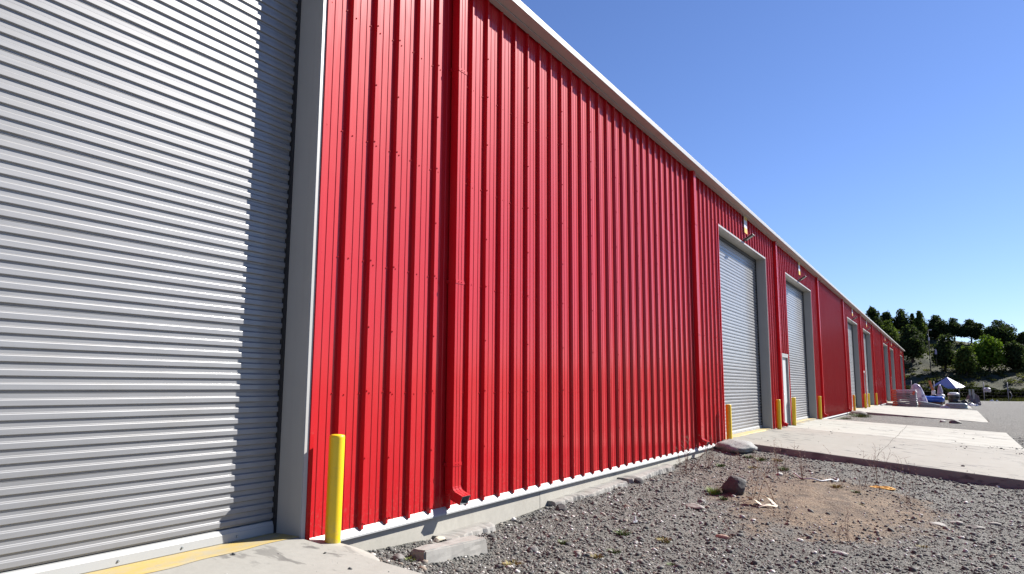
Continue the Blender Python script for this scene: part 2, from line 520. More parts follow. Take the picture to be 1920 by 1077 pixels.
def cladding():
    PITCH = .3839; H = .047
    prof = []
    y = 5.446 - PITCH*round((5.446-Y0)/PITCH)
    ribs = []
    while y < Y1-.4:
        ribs.append(y)
        prof += [(y-.013, 0), (y, H), (y+.030, H), (y+.058, 0)]
        a, b = y+.058, y+PITCH-.013
        for f in (1/3., 2/3.):
            c = a+(b-a)*f
            prof += [(c-.013, 0), (c-.007, .0055), (c+.007, .0055), (c+.013, 0)]
        y += PITCH
    prof = [p for p in prof if Y0 < p[0] < Y1]
    prof = [(Y0, 0)]+prof+[(Y1, 0)]
    op = [(a-.02, b+.02, DH+.03) for a, b in DOORS]+[(a, b, 2.74) for a, b in ENTRY]
    cuts = sorted([c for o in op for c in o[:2]])
    out = []
    ci = 0
    for i in range(len(prof)-1):
        out.append(prof[i])
        for c in cuts:
            if prof[i][0] < c < prof[i+1][0]:
                t = (c-prof[i][0])/(prof[i+1][0]-prof[i][0])
                out.append((c, prof[i][1]*(1-t)+prof[i+1][1]*t))
    out.append(prof[-1])
    mb = MB()
    for (ya, xa), (yb, xb) in zip(out[:-1], out[1:]):
        if yb-ya < 1e-6: continue
        m = (ya+yb)/2
        zb = .03
        for o in op:
            if o[0] <= m <= o[1]: zb = o[2]
        mb.face([(xa, ya, zb), (xb, yb, zb), (xb, yb, TOPZ+.15), (xa, ya, TOPZ+.15)])
    # screw heads
    def inside(y, z):
        return any(o[0]-.03 <= y <= o[1]+.03 and z < o[2]+.05 for o in op)
    def screw(x, y, z):
        r, k = .0085, 6
        for (xx, rr, x2, r2) in ((x+.001, r*1.25, x+.003, r*1.2), (x+.003, r*.8, x+.011, r*.6)):
            ra = [(xx, y+rr*math.cos(t), z+rr*math.sin(t)) for t in [2*math.pi*j/k for j in range(k)]]
            rb = [(x2, y+r2*math.cos(t), z+r2*math.sin(t)) for t in [2*math.pi*j/k for j in range(k)]]
            mb.loft([ra, rb], 0, False)
    rnd = random.Random(3)
    for i, y in enumerate(ribs):
        if y < 4.9 or y > 62: continue
        lap = (i - ribs.index(min(ribs, key=lambda q: abs(q-6.21)))) in (0, 2) or ((i - ribs.index(min(ribs, key=lambda q: abs(q-6.98)))) % 3 == 0)
        for z in (.07, 1.42, 2.82, 4.16, 5.52, 6.75):
            for yy in (y-.062, y+.10):
                j = rnd.uniform(-.012, .012)
                if not inside(yy, z): screw(0, yy+rnd.uniform(-.008, .008), z+j)
            if lap and not inside(y, z): screw(.047, y+.016, z+.02+rnd.uniform(-.01, .01))
        if lap:
            for z in (.74, 2.11, 3.50, 4.84, 6.1):
                if not inside(y, z): screw(.047, y+.016, z+rnd.uniform(-.02, .02))
    o = hb(mb, 'wall_cladding', RED)
    return ribs
RIBS = cladding()

# plinth, flashing, eave, roof, end and back walls
mb = MB()
for k, (a, b) in enumerate(zip([Y0]+[7.2+2.57*i for i in range(0, 46)][::1], [7.2+2.57*i for i in range(0, 46)]+[Y1])):
    if b > a: mb.box((-.30, a+.0015, -1.2), (-.006-.004*(k % 2), b-.0015, .02))
pl = hb(mb, 'plinth', CONC_P)
def flash_seg(a, b):
    mb = MB()
    prof = [(-.004, .055), (.004, .055), (.048, -.012), (.050, -.032), (.046, -.032), (.044, -.016), (-.004, .02)]
    mb.prism(prof, a, b)
    fix_normals(hb(mb, 'base_flashing', WHITE))
prev = Y0
blocks = sorted([(a-.09, b+.09) for a, b in DOORS]+[(a-.02, b+.02) for a, b in ENTRY])
for a, b in blocks:
    y = prev
    while y < a-1e-3:
        e = a; flash_seg(y+.001, e-.001); y = e
    prev = b
flash_seg(prev, Y1)
mb = MB()
y = Y0-.2; k = 0
while y < Y1+.2:
    e = min(y+6.1, Y1+.2)
    x2 = .300+.0012*(k % 2)
    mb.prism([(.036, 6.985), (.13, 6.985), (.13, 7.0), (.036, 7.0)], y+.001, e-.001, 0)
    mb.prism([(.133, 7.004), (x2, 7.026), (x2+.002, 7.034), (x2+.003, 7.128), (x2-.002, 7.137), (x2-.012, 7.137), (x2-.012, 7.05), (.133, 7.02)], y+.002, e-.002, 0)
    y = e; k += 1
fix_normals(hb(mb, 'eave_gutter', TRIM))
mb = MB()
ridge_x, ridge_z, bx = -16.0, 8.1, -32.0
n = 240
for i in range(n):
    a = Y0+(Y1-Y0)*i/n; b = Y0+(Y1-Y0)*(i+1)/n; w = (b-a)
    for (p, q, zo, z2) in ((a, a+w*.72, 0, 0), (a+w*.72, a+w*.80, 0, .035), (a+w*.80, a+w*.92, .035, .035), (a+w*.92, b, .035, 0)):
        mb.face([(.27, p, 7.08+zo), (.27, q, 7.08+z2), (ridge_x, q, ridge_z+z2), (ridge_x, p, ridge_z+zo)])
        mb.face([(ridge_x, p, ridge_z+zo), (ridge_x, q, ridge_z+z2), (bx-.27, q, 7.08+z2), (bx-.27, p, 7.08+zo)])
hb(mb, 'roof', ROOF)
mb = MB()
for (yy, sgn) in ((Y0, -1), (Y1, 1)):
    x = -.02
    zr = lambda x: 7.06+(ridge_z-7.06)*(1-abs(x-ridge_x)/16.)
    while x > bx+.4:
        for (a, b, o1, o2) in ((0, .27, 0, 0), (.27, .30, 0, .034), (.30, .335, .034, .034), (.335, .384, .034, 0)):
            xa, xb = x-a, x-b
            mb.face([(xa, yy+sgn*o1, .03), (xb, yy+sgn*o2, .03), (xb, yy+sgn*o2, zr(xb)), (xa, yy+sgn*o1, zr(xa))])
        x -= .384
mb.box((bx, Y0, -.9), (bx+.1, Y1, 7.06))
mb.box((bx+.1, Y0+.05, -.9), (-.302, Y0+.15, .03)); mb.box((bx+.1, Y1-.15, -.9), (-.302, Y1-.05, .03))
hb(mb, 'end_walls', RED)
mb = MB()
mb.box((-.02, Y1+.0365, .03), (.045, Y1+.06, 7.0)); mb.box((.036, Y1-.06, .03), (.045, Y1+.036, 6.98))
hb(mb, 'corner_trim', RED)
# dark inside so nothing shines through the openings
mb = MB(); mb.box((-.62, Y0+.3, -.1), (-.60, Y1-.3, 7.0)); hb(mb, 'inner_lining', DARK)

# ---- roller doors
def roll_door(a, b, zb):
    """one door in local y from 0..w, origin at its left foot"""
    w = b-a
    pr = []        # (x, z) of curtain profile from the bottom up
    z = zb+.128
    k = 0
    while z < DH+.05:
        if k % 6 == 0 and k:
            pr += [(-.316, z), (-.316, z+.003), (-.323, z+.004), (-.323, z+.005), (-.316, z+.006), (-.316, z+.011), (-.323, z+.012), (-.323, z+.013)]
            z += .013
        pr += [(-.316, z), (-.315, z+.010), (-.3005, z+.016), (-.298, z+.020), (-.2990, z+.057), (-.3005, z+.061), (-.3135, z+.069), (-.3158, z+.072)]
        z += .099
        k += 1
    mb = MB()
    seg = 1
    for (x0, z0), (x1, z1) in zip(pr[:-1], pr[1:]):
        if z1-z0 > 1e-6 or abs(x1-x0) > 1e-6:
            mb.face([(x0, .015, z0), (x0, w-.03, z0), (x1, w-.03, z1), (x1, .015, z1)])
    return mb
def frame(a, b, zb):
    w = b-a
    mb = MB()
    for (ya, yb, s) in ((-.004, 0, -1), (w, w+.004, 1)):
        mb.box((-.36, min(ya, yb), -.0), (-.052, max(ya, yb), DH))                 # jamb liner
        mb.box((-.050, min(ya, yb)-.0015, -.0), (.040, max(ya, yb)+.0015, DH+.0))    # outer liner strip
        y2 = (-.058 if s < 0 else w+.006); y3 = y2+.052
        mb.box((.0405, y2, .0), (.046, y3, DH+.055))                             # front flange
    mb.box((-.36, -.0035, DH+.0005), (.0405, w+.0035, DH+.006))                     # header soffit
    mb.box((.0465, -.058, DH+.007), (.051, w+.058, DH+.060))
    return mb
def seals(w):
    mb = MB()
    mb.box((-.345, .0005, .10), (-.285, .014, DH-.001)); mb.box((-.345, w-.028, .10), (-.275, w-.001, DH-.001))
    mb.box((-.345, .03, DH-.10), (-.262, w-.03, DH-.002))
    return mb
def bottom_bar(w, zb):
    mb = MB()
    mb.prism([(-.335, zb+.006), (-.285, zb+.002), (-.278, zb+.012), (-.284, zb+.080), (-.290, zb+.088), (-.300, zb+.116), (-.335, zb+.122)], .016, w-.032)
    y = .35
    while y < w:
        ra = [(-.2795-.001, y+.011*math.cos(t), zb+.045+.011*math.sin(t)) for t in [2*math.pi*j/8 for j in range(8)]]
        rb = [(-.270, y+.007*math.cos(t), zb+.045+.007*math.sin(t)) for t in [2*math.pi*j/8 for j in range(8)]]
        mb.loft([ra, rb], 1, False); y += .55
    return mb
mb_rt = []
for (a, b) in DOORS:
    for (p, q) in ((a-.105, a-.060), (b+.060, b+.105)):
        mb = MB(); mb.box((.0, p, .032), (.060, q, 6.4 if False else DH+.062)); hb(mb, 'edge_trim', RED)
proto = {}
for i, (a, b) in enumerate(DOORS):
    w = round(b-a, 2); zb = .10
    key = round(w, 2)
    if key not in proto:
        d = roll_door(a, b, zb).build('roller_door', SLAT, house)
        fix_normals(bottom_bar(w, zb).build('bottom_bar', [WHITE, GALV], d))
        seals(w).build('door_guide', DARK, d)
        fr = frame(a, b, zb).build('door_frame', TRIM, house)
        proto[key] = (d, fr)
    else:
        d = copy_tree(proto[key][0], house); fr = copy_tree(proto[key][1], house)
    d.location = (0, a-Y0, 0); fr.location = (0, a-Y0, 0)
    # worn yellow threshold
    mb = MB()
    mb.box((-.42, a-.0, -.3), (.011, b+.0, .1))
    tag(mb.build('door_threshold', CONC_A), kind='structure')
    mb = MB()
    n = 60; rn = random.Random(i)
    for k in range(n):
        ya, yb = a+.002+(b-a-.004)*k/n, a+.002+(b-a-.004)*(k+1)/n
        ex = lambda y: .05+.02*math.sin(y*2.3+i)+.012*math.sin(y*9.1)
        for (xa, xb, xc, xd) in ((-.40, .0105, -.40, .0105),):
            mb.face([(xa, ya, .104), (xb, ya, .104), (xd, yb, .104), (xc, yb, .104)])
        if slab_top(.05, ya) and slab_top(.05, yb):
            s1, s2 = slab_top(.012, ya), slab_top(.012, yb)
            mb.face([(.0106, ya, .104 if abs(s1-.1) < .02 else s1+.004), (ex(ya), ya, slab_top(ex(ya), ya)+.004), (ex(yb), yb, slab_top(ex(yb), yb)+.004), (.0106, yb, .104 if abs(s2-.1) < .02 else s2+.004)])
    tag(mb.build('threshold_paint', YLINE), kind='structure')

# ---- entry doors
DOORP = simple('pale_entry_door', (.58, .61, .60), .45, 0, .05, 2)
ed0 = None
for (a, b) in ENTRY:
    if ed0 is None:
        mb = MB(); w = b-a
        mb.box((-.07, .07, .12), (-.03, w-.07, 2.66))
        d = mb.build('entry_door', DOORP, house)
        mb = MB(); mb.box((-.07, .0, .03), (.048, .068, 2.74)); mb.box((-.07, w-.068, .03), (.048, w, 2.74)); mb.box((-.07, .0685, 2.662), (.0475, w-.0685, 2.7395))
        mb.box((-.07, -.03, 2.742), (.052, w+.03, 2.80))
        mb.build('entry_frame', WHITE, d)
        mb = MB(); mb.tube([(-.03, .17, 1.25), (.03, .17, 1.25), (.03, .30, 1.25)], .013, 8); mb.box((-.03, .13, 1.15), (-.022, .21, 1.36)); mb.build('handle', GALV, d)
        ed0 = d
    else: d = copy_tree(ed0, house)
    d.location = (0, a-Y0, 0)

# ---- downspouts
def downspout():
    hw, d0, d1 = .087, .022, .135
    def sect(c, fwd, wid=1.0, dep=1.0):
        """fwd = direction the front face looks (x,z)"""
        fx, fz = fwd
        pts = []
        q = [(-hw, 0), (-hw, 1), (-hw*.45, 1), (-hw*.38, .955), (-hw*.30, 1), (hw*.30, 1), (hw*.38, .955), (hw*.45, 1), (hw, 1), (hw, 0)]
        D = (d1-d0)
        for yy, t in q:
            tt = (t-.5)*D*dep
            pts.append((c[0]+fx*tt, yy*wid, c[1]+fz*tt))
        return pts
    mb = MB()
    rings = []
    cx = (d0+d1)/2
    for z in (6.99, 5.6, 4.2, 2.8, 1.4, .36): rings.append(sect((cx, z), (1, 0)))
    # crimped bend
    R = .13; c0 = (cx+R, .30)
    nn = 26; A = math.radians(68)
    for i in range(nn+1):
        a = A*i/nn
        p = (c0[0]-R*math.cos(a), c0[1]-R*math.sin(a)*.95)
        f = (math.cos(a), math.sin(a))
        s_ = 1.0+(.03 if i % 4 in (1, 2) and 1 < i < nn-1 else 0)
        rings.append(sect(p, f, s_*.99, 1.0+(.07 if i % 4 in (1, 2) and 1 < i < nn-1 else 0)))
    a = A; t = (math.sin(a), -math.cos(a))
    rings.append(sect((p[0]+t[0]*.11, p[1]+t[1]*.11), f, 1, 1))
    mb.loft(rings, 0, False, False)
    e = rings[-1]
    ctr = (sum(q[0] for q in (e[0], e[1], e[8], e[9]))/4, sum(q[2] for q in (e[0], e[1], e[8], e[9]))/4)
    inn = [(ctr[0]+(x-ctr[0])*.9, y*.93, ctr[1]+(z-ctr[1])*.9) for x, y, z in e]
    ins = [(x-t[0]*.09, y, z-t[1]*.09) for x, y, z in inn]
    mb.loft([e, inn, ins], 1, False, False)
    mb.face(ins, 1)
    o = mb.build('downspout', [RED, GALV], house)
    for z in (5.60, 2.80, .56):
        m2 = MB()
        m2.box((.1365, -.089, z-.022), (.1405, .089, z+.022))
        m2.box((.002, -.0925, z-.018), (.1405, -.0895, z+.018)); m2.box((.002, .0895, z-.018), (.1405, .0925, z+.018))
        m2.box((.035, -.135, z-.018), (.038, -.093, z+.018)); m2.box((.035, .093, z-.018), (.038, .135, z+.018))
        for yy in (-.03, .03):
            ra = [(.141, yy+.008*math.cos(q), z+.008*math.sin(q)) for q in [math.pi/3*j for j in range(6)]]
            rb = [(.149, yy+.005*math.cos(q), z+.005*math.sin(q)) for q in [math.pi/3*j for j in range(6)]]
            m2.loft([ra, rb], 0, False)
        m2.build('strap', RED, o)
    return o
ds = downspout()
for i, y in enumerate(PIPES):
    if y > Y1-.5: continue
    o = ds if i == 0 else copy_tree(ds, house)
    o.location = (0, y-Y0, 0)

# ---- floodlights
def flood():
    mb = MB()
    mb.box((.036, -.05, -.05), (.06, .05, .05))
    mb.tube([(.05, 0, 0), (.10, 0, -.02), (.14, 0, -.01)], .014, 6)
    ax = Vector((.86, 0, .5)).normalized(); up = Vector((-.5, 0, .86)).normalized()
    c = Vector((.10, 0, -.02)) + ax*.15
    mb.obox(c+up*.012, (ax*.16, (0, .125, 0), up*.022))
    for k in range(-3, 4): mb.obox(c+up*.045+ax*k*.035, (ax*.004, (0, .11, 0), up*.012))
    o = mb.build('floodlight', BLACK, house)
    m2 = MB(); m2.obox(c-up*.0125+ax*.01, (ax*.11, (0, .055, 0), up*.003)); m2.build('lens', LENS, o)
    return o
fl0 = None
for (a, b) in DOORS[1:]:
    o = flood() if fl0 is None else copy_tree(fl0, house)
    if fl0 is None: fl0 = o
    o.location = (0, (a+b)/2-.1-Y0, 6.18)

# ---- small unit plates above the doors (things of their own)
ords = ['nearest far-side', 'second']
sign_lab = ['white plate with yellow ends above the distant roller door nearest the camera',
            'white plate above the roller door next to the pale entry door',
            'small white plate above the third distant roller door',
            'small white plate above the fourth distant roller door',
            'tiny white plate above the fifth distant roller door',
            'tiny white plate above the sixth distant roller door',
            'tiny white plate above the last roller door at the far building end']
for i, (a, b) in enumerate(DOORS[1:]):
    yc = (a+b)/2+.2
    r = empty('wall_sign', (.049, yc, 6.72), sign_lab[i], 'sign', 'plates above the roller doors')
    if i == 0:
        mb = MB(); mb.box((0, -.19, -.27), (.012, .19, .27)); mb.build('plate', PLATE, r)
        mb = MB(); mb.box((.0125, -.19, .15), (.016, .19, .268)); mb.build('yellow_strip', YPL, r)
        mb = MB(); mb.box((.0125, -.19, -.268), (.016, .19, -.10)); mb.build('yellow_strip', YPL, r)
        sg = r
    else:
        for ch in sg.children:
            c = ch.copy(); C.objects.link(c); c.parent = r

# ------------------------------------------------------------------ bollards
def bollard_mesh():
    mb = MB(); r = .075; n = 28
    zs = [(-.35, r), (.005, r), (1.0, r), (1.018, r*.99), (1.026, r*.93), (1.032, r*.6), (1.034, .002)]
    mb.loft([[(rr*math.cos(2*math.pi*j/n), rr*math.sin(2*math.pi*j/n), z) for j in range(n)] for z, rr in zs], 0, True)
    me = mb.build('bollard', YEL)
    return me
BL = [(.21, 5.255, 0.0, 'nearest yellow bollard beside the big grey roller door at left', .01),
      (.24, 19.90, 0.02, 'orange-looking yellow bollard standing on the speckled rock at the driveway edge', 0),
      (.19, 26.92, .06, 'yellow bollard between the first distant roller door and the pale entry door', 0),
      (.16, 30.02, .10, 'yellow bollard right of the pale entry door in front of the second distant roller door', .02),
      (.14, 36.95, .09, 'yellow bollard between the second distant roller door and the blank red bay', .01),
      (.30, 50.15, .05, 'small orange-looking bollard at the near edge of the second driveway', 0),
      (.25, 57.9, .08, 'small yellow bollard just left of its twin, beyond the third distant door', 0),
      (.22, 61.2, .08, 'small yellow bollard just right of its twin, in front of the fourth distant door', 0),
      (.20, 68.4, .06, 'small yellow bollard nearest the stack of wrapped panels', 0)]
b0 = bollard_mesh()
for i, (x, y, z, lab, tilt) in enumerate(BL):
    o = b0 if i == 0 else b0.copy()
    if i: C.objects.link(o)
    o.location = (x, y, z); o.rotation_euler = (0, tilt, 0)
    tag(o, lab, 'bollard', 'yellow bollards guarding the roller doors')

# ------------------------------------------------------------------ stones, concrete pieces
def hnoise(p, s):
    return math.sin(p.x*7.1*s+1.3)*math.sin(p.y*6.3*s+.7)*math.sin(p.z*8.2*s+2.1)
def stone_mb(sx, sy, sz, seed, rough=.22, sub=2, facets=0):
    import bmesh
    rough = .08 if facets else .13
    bm = bmesh.new(); bmesh.ops.create_icosphere(bm, subdivisions=sub, radius=1)
    rnd = random.Random(seed)
    planes = []
    for k in range(facets):
        d = Vector((rnd.gauss(0,1), rnd.gauss(0,1), rnd.gauss(0,.8))).normalized(); planes.append((d, rnd.uniform(.62, .85)))
    off = Vector((rnd.random()*9, rnd.random()*9, rnd.random()*9))
    for v in bm.verts:
        p = v.co.copy()
        for d, h in planes:
            q = p.dot(d)
            if q > h: p -= d*(q-h)
        p *= 1+rough*hnoise(p+off, .55)+rough*.4*hnoise(p+off, 1.7)
        v.co = Vector((p.x*sx, p.y*sy, p.z*sz))
    mb = MB(); mb.v = [tuple(v.co) for v in bm.verts]
    mb.f = [tuple(v.index for v in f.verts) for f in bm.faces]; mb.m = [0]*len(mb.f); mb.sm = [facets == 0]*len(mb.f)
    bm.free(); return mb
def rock_mat(name, a, b, spots=None, sc=9):
    t = NT(name)
    c = t.mix(t.noise(sc, 7, .7), a, b)
    if spots:
        v = t.ramp(t.noise(sc*5, 3, .6), [(.56, 0), (.62, 1)])
        c = t.mix(v, c, spots)
    return t.set(Base_Color=c, Roughness=.85, Normal=t.bump(t.noise(sc*4, 7, .7), .6, .01))
R_DARK = rock_mat('dark_boulder', (.035, .035, .038), (.13, .125, .12))
R_SPEC = rock_mat('speckled_granite', (.24, .25, .245), (.38, .39, .375), (.12, .115, .11), 7)
R_GREY = rock_mat('grey_stone', (.14, .135, .13), (.26, .25, .235))
R_PINK = rock_mat('pinkish_stone', (.42, .30, .22), (.55, .42, .33), None, 5)
R_PALE = rock_mat('pale_stone', (.38, .37, .35), (.52, .50, .47))

def stone(name, x, y, sx, sy, sz, seed, mat, lab, cat='rock', sink=.35, rz=0., tilt=0., facets=0, group=None, sub=3):
    o = stone_mb(sx, sy, sz, seed, facets=facets, sub=sub).build(name, mat)
    o.location = (x, y, gz(x, y)+sz*(1-sink*2)*.9); o.rotation_euler = (tilt, tilt*.5, rz)
    return tag(o, lab, cat, group)
stone('boulder', 2.02, 13.15, .25, .21, .19, 11, R_DARK, 'dark angular boulder with pale top sitting on the soil, grass tuft at its left', sink=.22, facets=7, rz=.4)
stone('flat_rock', .50, 19.45, .50, .62, .19, 4, R_SPEC, 'pale speckled rounded rock at the foot of the orange-looking bollard', sink=.30, sub=4)
stone('concrete_chunk', 1.78, 11.55, .10, .26, .05, 21, CONC_R, 'flat elongated grey concrete chunk lying on gravel below the dark boulder', 'rubble', facets=8, rz=.9)
stone('stone', 1.72, 12.15, .07, .09, .045, 33, R_GREY, 'small grey stone just above the flat concrete chunk', facets=5)
stone('stone', 2.62, 10.05, .045, .11, .03, 22, R_PINK, 'smooth pinkish oblong stone lying alone on the gravel', rz=1.2)
stone('stone', 4.02, 10.25, .05, .12, .028, 23, R_PALE, 'flat white oblong stone on the gravel near the bottom right', rz=1.1)
stone('stone', .42, 5.98, .055, .10, .04, 24, R_GREY, 'grey oblong stone by the foot of the wall beside the green moss tuft', rz=.7)
stone('stone', .40, 6.28, .07, .06, .055, 25, R_DARK, 'dark rough stone leaning against the plinth ledge', facets=6)
stone('stone', .14, 7.05, .06, .10, .035, 26, rock_mat('cream_stone', (.55, .50, .38), (.66, .62, .50)), 'cream broken stone on the ledge under the first downspout', facets=6, sink=.1)
stone('stone', .30, 9.85, .09, .10, .07, 27, R_DARK, 'dark stone sitting against the plinth joint halfway to the second downspout', facets=5)
stone('stone', 1.0, 7.75, .06, .07, .05, 28, R_GREY, 'rounded grey stone just past the concrete block', facets=0)
stone('stone', .32, 12.95, .10, .12, .08, 29, R_DARK, 'dark stone at the far end of the broken footing')
stone('stone', 2.25, 15.9, .07, .08, .05, 30, R_PALE, 'white angular stone among the dry stalks behind the boulder', facets=6)
for k, (x, y, s_) in enumerate([(5.05, 13.6, .12), (5.32, 14.05, .09), (5.55, 13.95, .11), (5.85, 14.5, .08)]):
    stone('slab_fragment', x, y, s_, s_*1.3, .035, 40+k, CONC_R, ['leftmost broken flat concrete fragment half buried at the right', 'second broken flat concrete fragment from the left, half buried at the right',
          'third broken flat concrete fragment from the left, half buried at the right', 'rightmost broken flat concrete fragment half buried at the right'][k], 'rubble', facets=7, rz=.5+.4*k, group='broken concrete fragments at the right')

# footing ledge along the plinth (rough poured concrete)
def ledge():
    mb = MB(); rnd = random.Random(8)
    def part(ya, yb, w0, w1, t0, t1, step=.06):
        rings = []; n = int((yb-ya)/step)
        for i in range(n+1):
            y = ya+(yb-ya)*i/n; t = i/n
            w = w0+(w1-w0)*t+rnd.uniform(-.018, .018)+float(vn(y*2.3, 3.3))*.10; top = t0+(t1-t0)*t+float(vn(y*3, .5))*.03
            if i in (0, n): w *= .8
            rings.append([(-.005, y, top), (w*.55, y, top+rnd.uniform(-.006, .006)), (w*.93, y, top-.012+rnd.uniform(-.01, .008)), (w, y, top-.03+rnd.uniform(-.012, .01)),
                          (w+.02+rnd.uniform(-.01, .01), y, top-.16), (w, y, top-.4), (-.005, y, top-.4)])
        mb.loft(rings, 0, False)
    part(6.2, 7.02, .16, .20, -.255, -.262)
    part(7.12, 8.22, .22, .20, -.245, -.25)
    o = mb.build('footing_ledge', CONC_R, house); o.location = (0, -Y0, 0); fix_normals(o)
    mb = MB()
    part2 = part
    part(10.0, 12.55, .16, .30, -.23, -.175)
    o = mb.build('footing_ledge', CONC_R, house); o.location = (0, -Y0, 0); fix_normals(o)
    mb = MB()
    part(12.75, 15.3, .28, .22, -.16, -.13)
    o = mb.build('footing_ledge', CONC_R, house); o.location = (0, -Y0, 0); fix_normals(o)
# closures use outer mb: keep simple by passing through globals
def ledge_piece(ya, yb, w0, w1, t0, t1, seed):
    mb = MB(); rnd = random.Random(seed); rings = []; n = int((yb-ya)/.06)
    for i in range(n+1):
        y = ya+(yb-ya)*i/n; t = i/n
        w = w0+(w1-w0)*t+rnd.uniform(-.015, .015)+float(vn(y*2.3, 3.3))*.10; top = t0+(t1-t0)*t+float(vn(y*3, .5))*.03
        if i in (0, n): w *= .8
        rings.append([(-.004, y, top), (w*.55, y, top+rnd.uniform(-.006, .006)), (w*.93, y, top-.012+rnd.uniform(-.01, .008)), (w, y, top-.03+rnd.uniform(-.012, .01)),
                      (w+.02+rnd.uniform(-.01, .01), y, top-.16), (w, y, top-.4), (-.004, y, top-.4)])
    mb.loft(rings, 0, False)
    o = mb.build('footing_ledge', CONC_R, house); o.location = (0, -Y0, 0); fix_normals(o)
ledge_piece(6.3, 7.0, .14, .18, -.265, -.27, 1)
ledge_piece(7.12, 8.22, .22, .20, -.245, -.255, 2)
ledge_piece(10.0, 12.55, .16, .28, -.225, -.165, 3)
ledge_piece(12.75, 15.3, .26, .2, -.155, -.13, 4)

CONC_L = mat_concrete('rough_footing_concrete', (.24, .235, .22), (.42, .41, .38), streak=(1, 1, 1), stain=.7)
for o_ in [q for q in house.children if q.name.startswith('footing_ledge')]: o_.data.materials[0] = CONC_L
# concrete block leaning beside the plinth
mb = MB()
P = [(.30, 6.15, -.62), (.66, 6.12, -.62), (.70, 7.30, -.62), (.30, 7.34, -.62), (.44, 6.15, -.165), (.64, 6.14, -.165), (.66, 7.26, -.225), (.42, 7.30, -.225)]
mb.hexa(P); o = mb.build('concrete_block', CONC_R)
import bmesh
bm = bmesh.new(); bm.from_mesh(o.data); bmesh.ops.recalc_face_normals(bm, faces=bm.faces)
bmesh.ops.bevel(bm, geom=bm.edges[:], offset=.016, segments=2, affect='EDGES')
bmesh.ops.triangulate(bm, faces=bm.faces[:]); bmesh.ops.subdivide_edges(bm, edges=[e for e in bm.edges if e.calc_length() > .12], cuts=9, use_grid_fill=True)
bm.normal_update()
for v in bm.verts:
    q = v.co; d = float(vn(q.x*9+q.z*5, q.y*9))*.016+float(vn(q.x*30+3, q.y*30+q.z*25))*.009
    if float(vn(q.x*4+7, q.y*3.1+q.z*4)) > .30: d -= .02
    v.co = q+v.normal*d
bm.to_mesh(o.data); bm.free()
tag(o, 'pale broken concrete block half buried beside the wall under the first downspout', 'concrete block')
# footing collar round the near bollard
mb = MB(); ring = []
for zz, rr in ((-.3, 1.08), (.035, 1.0), (.05, .93), (.052, .3)):
    ring.append([(.42+.46*rr*math.cos(t)*(1+.06*math.sin(3*t)), 5.10+.20*rr*math.sin(t), zz-.02-.10*(.46*rr*math.cos(t)+.2)) for t in [2*math.pi*j/30 for j in range(30)]])
mb.loft(ring, 0, True); o = mb.build('bollard_footing', CONC_N)
tag(o, kind='structure')

# ------------------------------------------------------------------ litter
CARD = simple('weathered_card', (.80, .72, .56), .8, 0, .25, 20)
def litter_card():
    mb = MB()
    n = 12
    def strip(p0, p1, wv, bend, seed):
        rnd = random.Random(seed); r = []
        for i in range(n+1):
            t = i/n; c = Vector(p0).lerp(Vector(p1), t)+Vector((0, 0, bend*math.sin(t*math.pi)))
            w = Vector(wv)*(1+rnd.uniform(-.12, .12))
            a, b = c-w, c+w; up = Vector((.002, -.006, .006))
            r.append([a, b, b+up, a+up])
        mb.loft(r, 0, False)
    strip((-.20, .22, .10), (.02, -.06, .03), (.035, .02, -.020), .03, 1)
    strip((.05, .28, .12), (.22, .02, .04), (.035, .014, -.018), .03, 2)
    strip((-.02, -.08, .02), (.26, .02, .02), (.006, .035, .012), .02, 3)
    o = mb.build('torn_carton', CARD); o.location = (2.62, 12.35, gz(2.62, 12.35)); o.rotation_euler = (0, 0, .2)
    return tag(o, 'torn cream carton folded in a V on the soil right of the boulder', 'litter')
fix_normals(litter_card())
def crumple(name, mat, x, y, sx, sy, sz, seed, lab, cat='litter', n=14, z=None, group=None, amp=1.):
    rnd = random.Random(seed); mb = MB()
    H = {}
    rings = []
    for i in range(n+1):
        ring = []
        for j in range(n+1):
            u, v = i/n*2-1, j/n*2-1
            e = max(0, 1-(u*u+v*v)*.9)
            z_ = sz*(e**.6)*(.55+amp*.9*abs(float(vn(u*2.6+seed, v*2.6)))*1.6+rnd.uniform(0, .12))
            ring.append((u*sx*(1+rnd.uniform(-.05, .05)), v*sy*(1+rnd.uniform(-.05, .05)), z_))
        rings.append(ring)
    mb.loft(rings, 0, False, False, False)
    mb.face([rings[0][0], rings[0][-1], rings[-1][-1], rings[-1][0]])
    o = mb.build(name, mat); o.location = (x, y, (gz(x, y) if z is None else z)-.01)
    return tag(o, lab, cat, group)
ORG = simple('orange_rag_cloth', (.75, .38, .04), .8, 0, .25, 14)
crumple('rag', ORG, 4.05, 16.6, .26, .12, .05, 3, 'orange-yellow rag lying on the gravel near the driveway edge')
PLAS = simple('white_plastic', (.62, .63, .66), .35, 0, .12, 8)
mb = MB()
pts = []
for i in range(25):
    t = i/24; a = -2.6+t*3.4
    x = 2.85+.42*math.cos(a); y = 16.5+.75*math.sin(a)
    pts.append((x, y, gz(x, y)+.03+.02*math.sin(i)))
mb.tube(pts, .014, 7); tag(mb.build('plastic_hose', PLAS), 'curled white plastic strip lying on the ground behind the boulder', 'hose')
mb = MB(); x, y = 1.46, 9.85
mb.obox((x, y, gz(x, y)+.03), (Vector((.012, .05, 0)), Vector((.01, -.003, 0)), (0, 0, .012))); mb.obox((x+.0, y+.0, gz(x, y)+.055), ((.012, 0, 0), (0, .012, 0), (0, 0, .045)))
tag(mb.build('wood_splinter', PLAS), 'thin white plastic splinter standing in the gravel above a green tuft', 'litter')

